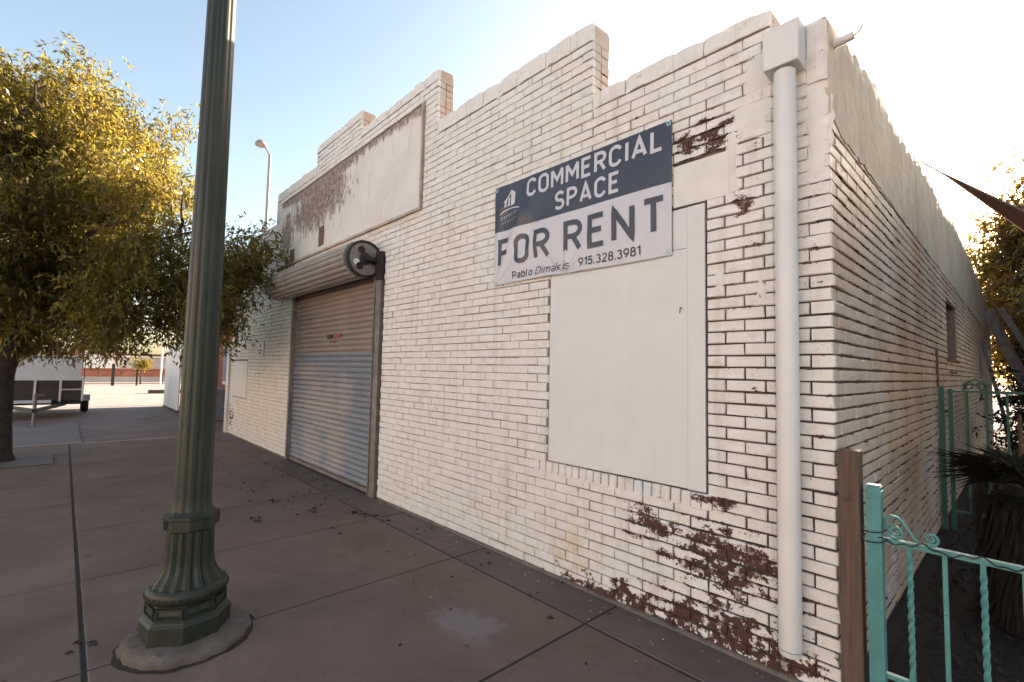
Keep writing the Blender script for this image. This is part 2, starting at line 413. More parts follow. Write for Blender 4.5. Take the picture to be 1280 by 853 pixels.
M['greyblue'] = simple('grey_blue_plastic', (.17,.20,.26), .5)
M['bin'] = simple('dark_bag', (.03,.025,.026), .6)

# ---------------------------------------------------------------- ground (structure)
g = MB(); g.add([(-400,-400,-.03),(400,-400,-.03),(400,400,-.03),(-400,400,-.03)], [(0,1,2,3)])
g.box((-11.42,-4.55,-.25),(4.0,.25,-.005))
struct(g.build('ground', M['joint']))
g = MB(); g.add([(-420,-400,-.016),(-11.46,-400,-.016),(-11.46,400,-.016),(-420,400,-.016)], [(0,1,2,3)])
struct(g.build('alley', M['alley']))
M['street'] = mat_conc('street_sunlit_concrete', (.36,.30,.265), (.44,.375,.33))  # paler than the alley: sunlight put into the colour of the lit part
g = MB(); g.add([(-420,-400,-.011),(-20.3,-400,-.011),(-20.3,400,-.011),(-420,400,-.011)], [(0,1,2,3)])
struct(g.build('street', M['street']))
g = MB(); g.add([(-11.42,-16,-.12),(60,-16,-.12),(60,-4.7,-.12),(-11.42,-4.7,-.12)], [(0,1,2,3)])
g.v = [(x, y, -.022) for x, y, z in g.v]
struct(g.build('road', M['alley']))
g = MB(); g.box((-11.4,-4.7,-.2),(4,-4.565,.0)); struct(g.build('kerb', M['kerb']))
g = MB(); g.add([(.1,.11,-.004),(9,.11,-.004),(9,22,-.004),(.1,22,-.004)], [(0,1,2,3)]); struct(g.build('yard_soil', M['soil']))
sw = bpy.data.objects.new('sidewalk', None); COL.objects.link(sw); struct(sw)
def slab(x0, x1, y0, y1, mat, gap=.016, name='paving_slab'):
    mb = MB(); e = .006; h = rng.uniform(-.002, .002)
    x0 += gap/2; x1 -= gap/2; y0 += gap/2; y1 -= gap/2
    o = []
    for (i, z) in ((0, -.1), (0, h-e), (e, h)):
        o += [(x0+i,y0+i,z),(x1-i,y0+i,z),(x1-i,y1-i,z),(x0+i,y1-i,z)]
    f = [(8,9,10,11)]
    for k in (0, 4):
        for i in range(4): f.append((k+i, k+(i+1)%4, k+4+(i+1)%4, k+4+i))
    mb.add(o, f); return mb.build(name, mat, sw)
xs = [3.95, 2.7, 1.4, .08, -1.245, -2.59, -3.92, -5.25, -6.41, -7.70, -9.0, -10.2, -11.4]
for a, b in zip(xs[1:], xs[:-1]):
    yw = -.012
    slab(a, b, -.352, yw, M['strip'])
    if a > -2.6 and b < 0:                      # the two slabs nearest the downspout meet the strip at an angle
        slab(a, b, -2.60, -.352, M['slab'])
    else: slab(a, b, -2.60, -.352, M['slab'])
    slab(a, b, -4.55, -2.605, M['slab'])
slab(-15.8, -11.5, -3.9, -2.42, M['palepatch'], name='concrete_patch')
sw.children[-1].location.z += .005

# litter on the ground
lit = MB()
def bit(x, y, s):
    a = rng.uniform(0, 6.3); c, d = math.cos(a)*s, math.sin(a)*s; t = rng.uniform(.3, .6)
    lit.add([(x-c,y-d,.004),(x+d*t,y-c*t,.012+rng.random()*.01),(x+c,y+d,.005),(x-d*t,y+c*t,.006)], [(0,1,2,3)])
for _ in range(240):
    x = rng.uniform(-11, -.6); y = -abs(rng.gauss(0, .55))-.03 if rng.random() < .55 else rng.uniform(-1.2, -.1)
    if rng.random() < .55: x = rng.gauss(-5.6, 1.6)
    if y < -4: continue
    bit(x, y, rng.uniform(.006, .022) if rng.random() < .9 else rng.uniform(.018, .03))
for cx, cy in ((-4.55,-.75), (-5.2,-.95), (-4.2,-.45), (-4.0,-.38), (-2.88,-2.6), (-4.6,-1.3)):
    for _ in range(9): bit(cx+rng.gauss(0,.06), cy+rng.gauss(0,.03), rng.uniform(.012, .035))
stuff(lit.build('fallen_leaves', M['litter']))
peb = MB()
for _ in range(60):
    x = rng.uniform(-4.5, -.3); y = -abs(rng.gauss(0, .16))-.04; s = rng.uniform(.0015, .0035)
    if rng.random() < .1: y = rng.uniform(-1.8, -.3)
    peb.obox((x, y, s*.5), (s,0,0), (0,s*.7,0), (0,0,s*.5))
stuff(peb.build('paint_flakes', M['notice']))

# ---------------------------------------------------------------- the brick building
g = MB(); g.lathe([(.332,-.05),(.330,.0035),(.29,.0037)], (-2.615,-2.17,0), 40); g.v = [(x+rng.gauss(0,.006), y+rng.gauss(0,.006), z_) for x, y, z_ in g.v]
struct(g.build('dirt_ring', M['joint']))
bld = thing('brick_building', (-5.8, 0, 0), 'single-storey building of peeling white painted brick with stepped parapet and roll-up shutter', 'building')
P_ = .0677
XL, YB = -11.62, 16.2
STEPS = [(-.27, 0, 3.385), (-1.50, -.27, 3.59), (-3.56, -1.50, 4.17), (-5.40, -3.56, 4.74), (-6.96, -5.40, 5.01), (-8.84, -6.96, 4.72), (-10.75, -8.84, 4.17), (XL, -10.75, 3.6)]
def topz(x):
    for a, b, h in STEPS:
        if a <= x <= b: return h
    return 3.6
OPEN = [(-7.66,-4.60,-1,2.93), (-1.895,-.64,.838,2.565), (-8.56,-3.80,3.27,4.475), (-.853,-.50,2.568,2.84), (-11.35,-10.25,.84,1.62)]
ROWLOCK = (-2.04,-.545,.742,.838)

# mortar core
core = MB()
D0, D1 = .0115, .20
def core_poly():
    rects = []
    xcuts = sorted({XL, 0} | {s[0] for s in STEPS} | {-7.66, -4.60})
    for a, b in zip(xcuts[:-1], xcuts[1:]):
        h = topz((a+b)/2) - .035
        z0 = 2.93 if (a >= -7.66 and b <= -4.60) else -.1
        rects.append((a, b, z0, h))
    return rects
for a, b, z0, h in core_poly(): core.box((a+(.0115 if a in [s[0] for s in STEPS] and 0 else 0), D0, z0), (b-(.0115 if topz(b+.01) < topz(b-.01) or b == 0 else 0), D1, h))
core.build('front_wall', M['mortar'], bld)
mb = MB()
for y0, y1, z0, z1 in ((.21,5.08,-.1,2.9),(5.08,6.30,-.1,1.78),(5.08,6.30,2.50,2.9),(6.30,YB,-.1,2.9)): mb.box((-.22,y0,z0),(-.0115,y1,z1))
mb.build('side_wall', M['mortar'], bld)
mb = MB(); mb.box((-.30,5.05,1.75),(-.13,6.33,2.53)); mb.build('blocked_window', M['dark'], bld)
mb = MB(); mb.box((XL,.21,-.1),(XL+.2,YB,3.3)); mb.box((XL+.21,YB-.2,-.1),(-.23,YB,3.3)); mb.build('rear_wall', M['plaster'], bld)
mb = MB(); mb.box((XL+.21,.21,3.0),(-.23,YB-.21,3.1)); mb.build('roof', M['fargrey'], bld)

def brick_geo(u0, u1, w0, w1, depth, dn=None):
    d = rng.gauss(0, .0016) if dn is None else dn; b = .0045; j = lambda: rng.gauss(0, .0011)
    P = [(u0,w0),(u1,w0),(u1,w1),(u0,w1)]; sg = [(1,1),(-1,1),(-1,-1),(1,-1)]
    v = [(u,-depth,w_) for u, w_ in P]
    v += [(u+j(), d-b, w_+j()) for u, w_ in P]
    v += [(u+s[0]*b+j(), d+rng.gauss(0,.0008), w_+s[1]*b+j()) for (u, w_), s in zip(P, sg)]
    f = [(8,11,10,9)]
    for k in (0, 4):
        for i in range(4): f.append((k+i, k+4+i, k+4+(i+1)%4, k+(i+1)%4))
    return v, f
toF = lambda v: [(u, -n, w_) for u, n, w_ in v]
toS = lambda v: [(n, u, w_) for u, n, w_ in v]
bricks = []            # (distance to camera measure, verts, faces)
camp = Vector((.6367, -2.763, 1.5314))
def reg(verts, faces, full):
    c = Vector(verts[8]); d = (c-camp); L = d.length
    bricks.append((L if full else L+2.5, verts, faces))
def cut(u0, u1, w0, w1, opens):
    segs = [(u0, u1)]
    for a, b, z0, z1 in opens:
        if w1 <= z0+.02 or w0 >= z1-.02: continue
        ns = []
        for s0, s1 in segs:
            if s1 <= a or s0 >= b: ns.append((s0, s1)); continue
            if s0 < a: ns.append((s0, a-.003))
            if s1 > b: ns.append((b+.003, s1))
        segs = ns
    return [s for s in segs if s[1]-s[0] > .028]
BL = .2135
nrow = 0; z = .018
while z < 5.05:
    k = nrow; hj = .0095; w0, w1 = z, z+P_-hj
    # front
    if k % 2 == 0: cuts_x = [0]; x = 0-.2085
    else: cuts_x = [-.098]; x = -.098-BL*1.0
    u1 = cuts_x[0]; first = True
    while u1 > XL+.03:
        if first and k % 2 == 0: u0 = -.2085; first = False
        elif first: u0 = -.3135; first = False
        else: u0 = max(XL, u1-BL)
        xm = (u0+u1)/2
        tight = min(1, max(0, (-xm-.75)/.9, (w0-2.9)/.3 if xm < -.3 else (w0-1.95)/.2))
        vg = .010-.0075*tight*(1 if rng.random() < .55 else .45); hg = .0042*tight
        ring = [(a, b, h-.115) for a, b, h in STEPS]
        for a, b, h in STEPS:
            s0, s1 = max(u0, a), min(u1-vg, b)
            if s1-s0 < .03: continue
            if w1 > h-.105: continue
            for q0, q1 in cut(s0, s1, w0, w1+hg, OPEN+[(ROWLOCK[0],ROWLOCK[1],ROWLOCK[2],ROWLOCK[3])]):
                # the end of a raised step shows its end brick and one behind it
                v, f = brick_geo(q0, q1, w0+rng.gauss(0,.0007), w1+hg+rng.gauss(0,.0007), .1)
                reg(toF(v), f, q1-q0 > .15)
                if abs(q1-b) < .02 and b < -.1 and w0 > topz(b+.01)-.1:
                    v, f = brick_geo(.108, .205, w0, w1+hg, .1); v = [(b-.0+n if n > -.05 else b-.1, u, ww) for u, n, ww in v]
                    reg(v, f, False)
        u1 = u0
    # side
    if w1 < 2.86:
        ztop = 2.83 - .0
        if k % 2 == 0: v0 = .1085
        else: v0 = -.0
        first = True
        while v0 < YB:
            v1 = min(v0+BL, YB)
            if first and k % 2 == 1: v1 = v0+.2085
            first = False
            sg = .003 if v0 > .3 else .005
            for q0, q1 in cut(v0, v1-sg, w0, w1, [(5.08,6.30,1.78,2.50)]):
                big = v0 < 7
                hh = rng.gauss(0, .002)
                v, f = brick_geo(q0, q1, w0+.001+rng.gauss(0,.0010), w1-.0015+.0035*min(1,q0/5)+rng.gauss(0,.0012), .1)
                if q0 < .02:                   # corner brick of an odd course: its end shows on the front
                    v = [(n if n > -.05 else -.0975, u-.0 if u > .05 else u, ww) for u, n, ww in v]
                reg(toS(v) if q0 >= .02 else v, f, q1-q0 > .15)
            v0 = v1
    z += P_; nrow += 1
bricks.sort(key=lambda t: t[0])
for d, v, f in bricks[:300]:
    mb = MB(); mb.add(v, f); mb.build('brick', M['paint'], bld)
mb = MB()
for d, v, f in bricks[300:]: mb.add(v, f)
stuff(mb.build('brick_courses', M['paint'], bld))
# upright sill bricks under the boarded window
x = ROWLOCK[0]
while x < ROWLOCK[1]-.03:
    v, f = brick_geo(x, x+.0575, ROWLOCK[2]+rng.gauss(0,.001), ROWLOCK[3]-.004, .1, .004+rng.gauss(0,.002)); mb = MB(); mb.add(toF(v), f)
    mb.build('sill_brick', M['paint'], bld); x += .0645+rng.uniform(-.001,.002)
# coping: larger lumpy bricks bedded on the parapet
def lump(a, b, z0, z1, y0=-.004, y1=.215):
    mb = MB(); nx = max(2, int((b-a)/.05)); rows = []
    prof = [(y0, z0), (y0-.002, z0+.006), (y0-.002, (z0+z1)/2), (y0+.001, z1-.008), (y0+.010, z1), (y1-.02, z1+.002), (y1, z1-.014), (y1, z0)]
    tilt = rng.gauss(0, .005)
    for i in range(nx+1):
        x = a+(b-a)*i/nx
        e = .006 if i in (0, nx) else 0
        rows.append([(x+rng.gauss(0,.001), y+rng.gauss(0,.003)+(e if y < .1 else -e), zz+(0 if zz == z0 else rng.gauss(0,.004)-e+tilt*(i/nx-.5)*2)) for y, zz in prof])
    n = len(prof); vs = [p for r_ in rows for p in r_]; fs = []
    for i in range(nx):
        for k in range(n): fs.append((i*n+k, i*n+(k+1)%n, (i+1)*n+(k+1)%n, (i+1)*n+k))
    fs.append(tuple(range(n-1,-1,-1))); fs.append(tuple(nx*n+k for k in range(n)))
    mb.add(vs, fs); return mb.build('coping_brick', M['paint'], bld)
for a, b, h in STEPS[1:]:
    x = b-.002; base = math.floor((h-.105-.018)/P_)*P_+.018+.004
    while x > a+.08:
        L = rng.uniform(.2, .42); x0 = max(a+.002, x-L)
        if x0-a < .12: x0 = a+.002
        lump(x0+.003, x-.003, base, h+rng.gauss(0,.006))
        x = x0
# worn rendered corner block beside the rainwater head
lump(-.098, -.004, 3.05, 3.385, -.008, .2)
mb = MB()
for z0 in (2.33, 2.465, 2.60, 2.735, 2.87):
    pass
# plastered upper side wall, uneven top edge
mb = MB(); ny = 150; prev = None
def sidetop(y):
    pts = [(0,3.385),(1.3,3.50),(3.8,3.65),(8.2,3.80),(12,3.66),(YB,3.44)]
    for (a, za), (b, zb) in zip(pts[:-1], pts[1:]):
        if a <= y <= b: return za+(zb-za)*(y-a)/(b-a)
    return 3.44
nzr = 12; rows = []
for i in range(ny+1):
    y = .215+(YB-.215)*(i/ny)**1.5
    if i == 0: y = .004
    zt = sidetop(y)+rng.gauss(0,.010)+(.03*round(math.sin(y*2.1)*1.2) if y > .6 else 0)
    zb = 2.865 if y < .15 else 2.815-.013*y*.6+rng.gauss(0,.006)
    if y > 7: zb = max(zb, 2.70)
    zb = max(zb, 2.70) if y > 3 else zb
    row = [(-.18, y, zb)]
    for k in range(nzr+1):
        zz = zb+(zt-zb)*k/nzr; e = -.012 if k == nzr else 0
        row.append((.004+rng.gauss(0,.0022)+e+(.002 if y > .3 else 0), y, zz))
    row.append((-.19, y, zt-.01)); rows.append(row)
n = len(rows[0]); vs = [p for r_ in rows for p in r_]; fs = []
for i in range(ny):
    for k in range(n): fs.append((i*n+k, (i+1)*n+k, (i+1)*n+(k+1)%n, i*n+(k+1)%n))
fs.append(tuple(range(n))); fs.append(tuple(ny*n+k for k in range(n-1,-1,-1)))
mb.add(vs, fs); mb.build('upper_render', M['plaster'], bld, True)
# foundation ledge at the pavement
mb = MB(); rows = []; nx = 160
for i in range(nx+1):
    x = -4.55+4.55*i/nx; y = -.018+rng.gauss(0,.0022); zt = .017+rng.gauss(0,.003)
    rows.append([(x,.05,-.1),(x,y,-.1),(x,y,zt-.005),(x,y+.007,zt),(x,.05,zt)])
vs = [p for r_ in rows for p in r_]; fs = []
for i in range(nx):
    for k in range(4): fs.append((i*5+k, i*5+k+1, (i+1)*5+k+1, (i+1)*5+k))
mb.add(vs, fs); mb.build('footing_ledge', M['footing'], bld, True)
mb = MB(); mb.box((XL,-.014,-.1),(-7.69,.05,.017)); mb.build('footing_ledge', M['footing'], bld)

# boarded window: large smooth board, a narrow strip at its right, repaired patch above
bw = MB(); bw.box((-1.888,-.001,.846),(-.760,.03,2.30)); bw.box((-1.888,-.001,2.302),(-.860,.03,2.558))
bo = bw.build('boarded_window', M['board'], bld)
mb = MB(); mb.box((-.7585,-.0018,.843),(-.650,.03,2.558)); mb.build('board_strip', M['board'], bo)
mb = MB(); mb.box((-.856,.001,2.304),(-.761,.03,2.556)); mb.build('board_strip', M['board'], bo)
mb = MB(); mb.box((-.851,-.002,2.572),(-.505,.03,2.836)); mb.build('plaster_patch', M['patch'], bld)
mb = MB(); mb.box((-11.34,-.006,.85),(-10.26,.03,1.61)); mb.build('boarded_window', M['board'], bld)
mb = MB(); mb.tube([(-.798,.0,1.935),(-.798,-.020,1.932)], .004, 6); mb.tube([(-.798,-.018,1.932),(-.80,-.02,1.90)], .003, 5); mb.build('nail', M['iron'], bo)
# smeared repair columns of old plaster beside the downspout
def smear(x0, x1, z0, z1, y=-.004):
    mb = MB(); nx = 5; nz = max(3, int((z1-z0)/.05)); vs = []; fs = []
    for j in range(nz+1):
        for i in range(nx+1):
            e = (abs(i-nx/2)/(nx/2))**4; f = (abs(j-nz/2)/(nz/2))**8
            vs.append((x0+(x1-x0)*i/nx+(rng.gauss(0,.012) if i in (0,nx) else 0), y+.012*max(e,f)+rng.gauss(0,.0012), z0+(z1-z0)*j/nz+(rng.gauss(0,.012) if j in (0,nz) else 0)))
    for j in range(nz):
        for i in range(nx): fs.append((j*(nx+1)+i, j*(nx+1)+i+1, (j+1)*(nx+1)+i+1, (j+1)*(nx+1)+i))
    mb.add(vs, fs); mb.build('plaster_smear', M['patch'], bld, True)
smear(-.52, -.455, 2.55, 3.0); smear(-.50, -.26, 2.86, 3.10); smear(-.42, -.27, 3.10, 3.36); smear(-.60,-.53,2.03,2.14); smear(-.11,-.006,2.52,3.06,-.003); smear(-.36,-.31,1.95,2.05)

# large plaster sign panel with a worn moulding
mb = MB(); nx, nz = 60, 16; vs = []; fs = []
for j in range(nz+1):
    for i in range(nx+1):
        vs.append((-8.54+4.71*i/nx, -.004+rng.gauss(0,.0018), 3.285+(4.45-3.285)*j/nz))
for j in range(nz):
    for i in range(nx): fs.append((j*(nx+1)+i, j*(nx+1)+i+1, (j+1)*(nx+1)+i+1, (j+1)*(nx+1)+i))
mb.add(vs, fs); pan = mb.build('sign_panel', M['panel'], bld)
M['mould'] = simple('moulding_paint', (.42,.34,.29), .7, 0, .35, 6)
mb = MB(); mb.box((-8.56,-.035,3.255),(-3.80,.012,3.285)); mb.build('panel_moulding', M['mould'], pan)
mb = MB(); mb.box((-3.83,-.030,3.287),(-3.80,.012,4.47)); mb.build('panel_moulding', M['mould'], pan)
for x0, x1, z0, z1 in ((-6.72,-6.52,3.36,3.66), (-7.98,-7.78,3.31,3.52), (-8.22,-8.06,3.30,3.42)):
    mb = MB(); mb.box((x0,-.010,z0),(x1,0,z1)); mb.build('bracket_scar', M['rust'], pan)

# roll-up shutter
door = MB()
door.box((-7.66,.075,-.05),(-4.60,.2,2.93)); dr = door.build('rollup_door', M['dark'], bld)
zz = .055; SL = .0735; sv = None
x0, x1 = -7.64, -4.79
n_s = int((2.80-zz)/SL)
for i in range(n_s):
    mb = MB(); pr = []
    for t in range(7):
        a = t/6; pr.append((.046-.020*math.sin(math.pi*min(1, a*1.12))**.8 if a < .9 else .052, a*SL))
    vs = []; fs = []
    for x in (x0, x1):
        vs += [(x, y, zz+i*SL+q) for y, q in pr]
    for k in range(6): fs.append((k, 7+k, 8+k, k+1))
    mb.add(vs, fs); mb.build('slat', M['slat'], dr, True)
mb = MB(); mb.box((x0,.020,.004),(x1,.062,.053)); mb.build('bottom_bar', M['rail'], dr)
mb = MB(); mb.box((-4.785,-.030,.0),(-4.628,.07,2.66)); mb.box((-4.770,-.046,.0),(-4.745,-.0305,2.66)); mb.build('guide_rail', M['rail'], dr)
mb = MB(); mb.box((-7.70,-.030,.0),(-7.642,.07,2.66)); mb.build('guide_rail', M['rail'], dr)
mb = MB()
for zq in np.arange(.2, 2.6, .19): mb.lathe([(.014,0),(.014,.012),(.006,.018)], (-4.61, -.012, zq), 6)
for i in range(len(mb.v)): pass
# curtain roll: ribbed drum
prof = []; nseg = 19
mb = MB(); vs = []; fs = []; ring = []
for i in range(nseg):
    a0 = 2*math.pi*i/nseg
    for fr, rr in ((0,.199),(.14,.219),(.5,.227),(.84,.219),(.97,.199)):
        a = a0+fr*2*math.pi/nseg; ring.append((rr*math.cos(a), rr*math.sin(a)))
n = len(ring)
for x in (-7.93, -4.83): vs += [(x, -.20+a, 2.835+b) for a, b in ring]
for k in range(n): fs.append((k, (k+1)%n, n+(k+1)%n, n+k))
fs.append(tuple(range(n))); fs.append(tuple(range(2*n-1, n-1, -1)))
mb.add(vs, fs); mb.build('curtain_roll', M['hood'], dr)
# end disc with holes, hub, arm and wall plate
mb = MB(); NN = 48; vs = []; fs = []
def disc_ring(r, x): return [(x, -.175+r*math.cos(2*math.pi*k/NN), 2.835+r*math.sin(2*math.pi*k/NN)) for k in range(NN)]
rings = [(.225,-4.80),(.225,-4.755),(.200,-4.750),(.196,-4.764),(.05,-4.764),(.045,-4.735),(.004,-4.735)]
for r_, x in rings: vs += disc_ring(r_, x)
for i in range(len(rings)-1):
    for k in range(NN): fs.append((i*NN+k, i*NN+(k+1)%NN, (i+1)*NN+(k+1)%NN, (i+1)*NN+k))
mb.add(vs, fs, 0); mb.mi = [1 if i < 3*NN or i >= 4*NN else 0 for i in range(len(fs))]
dc = mb.build('end_disc', [M['disc'], M['iron']], dr)
for k in range(3):
    mb = MB(); a = R(90+25+120*k)
    mb.lathe([(.046,0),(.046,.004)], (-4.762, -.175+.115*math.cos(a), 2.835+.115*math.sin(a)), 14, 'x')
    mb.build('lightening_hole', M['dark'], dc)
mb = MB(); a = R(205); mb.lathe([(.040,0),(.040,.004)], (-4.762, -.175+.12*math.cos(a), 2.835+.12*math.sin(a)), 14, 'x'); mb.build('bright_hole', M['notice'], dc)
mb = MB(); mb.lathe([(.075,0),(.075,.01),(.03,.02)], (-4.757, -.175, 2.835), 20, 'x'); mb.bar((-4.715,-.20,2.835),(-4.715,-.012,2.82),.055,.05); mb.box((-4.735,-.205,2.80),(-4.70,-.15,2.87)); mb.build('shaft_arm', M['iron'], dc)
mb = MB(); mb.box((-4.73,-.055,2.59),(-4.60,-.006,2.93)); mb.box((-4.73,-.075,2.78),(-4.70,-.0555,2.86)); mb.build('wall_plate', M['iron'], dc)
# sticker on the shutter
mb = MB(); mb.box((-6.29,.0180,1.925),(-6.13,.0215,1.99)); mb.build('sticker_mark', M['blackprint'], dr)
mb = MB(); mb.box((-6.08,.0180,1.935),(-5.83,.0215,1.99)); mb.build('sticker_mark', M['redprint'], dr)
mb = MB()
for i in range(5): mb.box((-6.2+i*.045,.0180,1.865+.004*(i%2)),(-6.175+i*.045,.0215,1.89))
mb.build('sticker_mark', M['rust'], dr)

# downspout with rainwater head
ds = MB(); pts = [(-.183,-.066,3.13),(-.188,-.066,2.0),(-.192,-.066,1.0),(-.196,-.066,.19)]
ds.tube(pts, .052, 20); dso = ds.build('downspout', M['pipe'], bld, True)
mb = MB(); mb.tube([(-.1965,-.066,.385),(-.1965,-.066,.365)], [.0545,.0545], 20); mb.tube([(-.1965,-.066,.186),(-.1967,-.066,.16)], [.0525,.048], 20); mb.build('pipe_joint', M['pipe'], dso, True)
mb = MB(); hx0, hx1 = -.270, -.102
vs = [(hx0,-.125,3.145),(hx1,-.125,3.145),(hx1,-.004,3.135),(hx0,-.004,3.135),(hx0-.002,-.128,3.36),(hx1+.004,-.128,3.365),(hx1+.004,-.004,3.37),(hx0-.002,-.004,3.365)]
mb.add(vs, [(0,3,2,1),(4,5,6,7),(0,1,5,4),(1,2,6,5),(2,3,7,6),(3,0,4,7)]); hd = mb.build('rainwater_head', M['pipe'], dso)
bv = hd.modifiers.new('b', 'BEVEL'); bv.width = .006; bv.segments = 2
# overflow pipe stub high on the side wall
mb = MB(); mb.tube([(-.02,.10,3.27),(.09,.11,3.285)], .021, 12); mb.tube([(.09,.11,3.285),(.115,.112,3.30),(.125,.113,3.325)], .006, 6); mb.build('pipe_stub', M['pipe'], bld, True)
# window sill and vents on the side wall
mb = MB(); mb.box((-.12,5.05,1.745),(.02,6.34,1.778)); mb.build('window_sill', M['rust'], bld)
mb = MB(); mb.box((.002,5.2,1.60),(.010,6.1,1.625)); mb.build('sill_scar', M['rust'], bld)
mb = MB(); mb.box((-.02,11.0,1.55),(.03,11.35,2.3)); mb.build('side_vent', M['fargrey'], bld)
mb = MB(); mb.box((.0,12.2,-.05),(.10,12.9,2.2)); mb.build('side_pilaster', M['plaster'], bld)

# notice plate on the wall
nt_ = MB(); nt_.box((-9.63,-.014,1.70),(-9.20,-.002,1.975)); no = nt_.build('notice_plate', M['notice'])
tag(no, 'small white notice with black symbol on the brick wall left of the shutter', 'notice')
mb = MB(); mb.lathe([(.045,0),(.045,.003)], (-9.41,-.0165,1.90), 16)
mb.v = [(x, -.0165+(zz_-1.90)*.0-0, 1.90+(y+.0165)) for x, y, zz_ in mb.v]
mb.v = [(x, -.0170+.001*(i >= 16), zz_) for i, (x, y, zz_) in enumerate(mb.v)]
mb.box((-9.53,-.0175,1.795),(-9.30,-.0145,1.83)); mb.box((-9.53,-.0175,1.745),(-9.30,-.0145,1.775))
mb.build('notice_symbol', M['blackprint'], no)

# ---------------------------------------------------------------- banner with stroke lettering
def arc(cx, cy, rx, ry, a0, a1, n=10):
    return [(cx+rx*math.cos(R(a0+(a1-a0)*i/n)), cy+ry*math.sin(R(a0+(a1-a0)*i/n))) for i in range(n+1)]
# glyphs: width, strokes in a box of height 1 (stroke centre lines)
def rrect(x0, y0, x1, y1, r): 
    return arc(x1-r,y1-r,r,r,0,90,6)+arc(x0+r,y1-r,r,r,90,180,6)+arc(x0+r,y0+r,r,r,180,270,6)+arc(x1-r,y0+r,r,r,270,360,6)+[(x1,(y1-r))]
W_ = .52
GL = {
'C': (W_, [arc(.26,.72,.26,.28,15,180,9)+arc(.26,.28,.26,.28,180,345,9)]),
'O': (W_, [rrect(0,0,W_,1,.25)]),
'M': (.64, [[(0,0),(0,1)], [(0,1),(.32,.38),(.64,1)], [(.64,1),(.64,0)]]),
'E': (.44, [[(.44,1),(0,1),(0,0),(.44,0)], [(0,.52),(.38,.52)]]),
'R': (.50, [[(0,0),(0,1),(.26,1)]+arc(.26,.75,.24,.25,90,-90,9)+[(0,.5)], [(.24,.5),(.50,0)]]),
'I': (.02, [[(.01,0),(.01,1)]]),
'A': (.58, [[(0,0),(.29,1),(.58,0)], [(.10,.27),(.48,.27)]]),
'L': (.42, [[(0,1),(0,0),(.42,0)]]),
'S': (.50, [arc(.25,.75,.24,.25,25,180,8)+arc(.25,.75,.24,.245,180,250,4)+arc(.25,.25,.25,.255,75,0,4)+arc(.25,.25,.25,.25,0,-160,8)]),
'P': (.50, [[(0,0),(0,1),(.24,1)]+arc(.24,.73,.26,.27,90,-90,9)+[(0,.46)]]),
'F': (.42, [[(0,0),(0,1),(.42,1)], [(0,.50),(.36,.50)]]),
'N': (.54, [[(0,0),(0,1),(.54,0),(.54,1)]]),
'T': (.50, [[(0,1),(.50,1)], [(.25,1),(.25,0)]]),
'D': (.52, [[(0,0),(0,1),(.24,1)]+arc(.24,.72,.28,.28,90,0,6)+arc(.24,.28,.28,.28,0,-90,6)+[(0,0)]]),
'a': (.42, [arc(.20,.50,.20,.22,150,0,8)+[(.40,0)], arc(.20,.20,.20,.20,360,0,12)]),
'b': (.42, [[(0,1.05),(0,0)], rrect(0,0,.42,.72,.2)]),
'l': (.16, [[(0,1.05),(0,.12)]+arc(.12,.12,.12,.12,180,270,4)]),
'o': (.42, [rrect(0,0,.42,.72,.2)]),
'i': (.02, [[(.01,0),(.01,.72)], [(.01,.92),(.01,1.05)]]),
'm': (.66, [[(0,0),(0,.72)], [(0,.5)]+arc(.165,.55,.165,.17,180,0,7)+[(.33,0)], [(.33,.5)]+arc(.495,.55,.165,.17,180,0,7)+[(.66,0)]]),
'k': (.42, [[(0,0),(0,1.05)], [(.40,.72),(.02,.30)], [(.14,.42),(.42,0)]]),
's': (.38, [arc(.19,.54,.18,.18,30,180,7)+arc(.19,.54,.18,.175,180,250,3)+arc(.19,.18,.19,.185,75,0,3)+arc(.19,.18,.19,.18,0,-155,7)]),
'.': (.02, [[(.01,-.02),(.01,.12)]]),
'9': (.48, [rrect(0,.40,.48,1,.24), [(.48,.7),(.46,.50),(.16,0)]]),
'1': (.24, [[(0,.80),(.22,1),(.22,0)]]),
'5': (.46, [[(.42,1),(.05,1),(.03,.56)]+arc(.22,.32,.24,.31,120,-150,11)]),
'3': (.46, [arc(.22,.76,.21,.24,155,-80,8), arc(.22,.28,.24,.27,80,-155,9)]),
'2': (.46, [arc(.23,.75,.23,.25,165,-30,8)+[(0,0),(.47,0)]]),
'8': (.46, [rrect(.03,.54,.43,1,.2), rrect(0,0,.46,.54,.23)]),
}
BX0, BX1, BZ0, BZ1 = -2.56, -.856, 2.271, 3.148
def sag(x, z):
    u = (x-BX0)/(BX1-BX0); v = (z-BZ0)/(BZ1-BZ0)
    # wrinkles fan out of the lower grommets, strongest at the left
    d1 = math.atan2(v+.02, u*1.9+.02); r1 = math.hypot(u*1.9, v)
    y = .010*math.sin(d1*13+1)*math.exp(-((r1-.75)/.45)**2)*max(0, 1-u*1.7)
    y += .012*math.exp(-((v-.62-.9*(.25-u))/.09)**2)*math.exp(-(u/.28)**2)
    d2 = math.atan2(v+.01, (u-.49)*1.9+1e-6)
    y += .006*math.sin(d2*9)*math.exp(-(math.hypot((u-.45)*1.9, v)/.42)**2)
    y += .003*math.sin(u*9)*math.sin(v*3.1)+.004*math.sin(math.pi*u)*math.sin(math.pi*v)
    edge = min(1, min(u, 1-u)*12+.15)
    return -.014-.7*abs(y)*edge - y*.9*edge
ban = thing('banner', (-1.708, -.015, BZ0), 'navy and white vinyl banner reading COMMERCIAL SPACE FOR RENT hung on the brick wall', 'banner')
mb = MB(); nx, nz = 200, 112; vs = []; fs = []; mi = []
zs = [BZ0+(BZ1-BZ0)*j/nz for j in range(nz+1)]
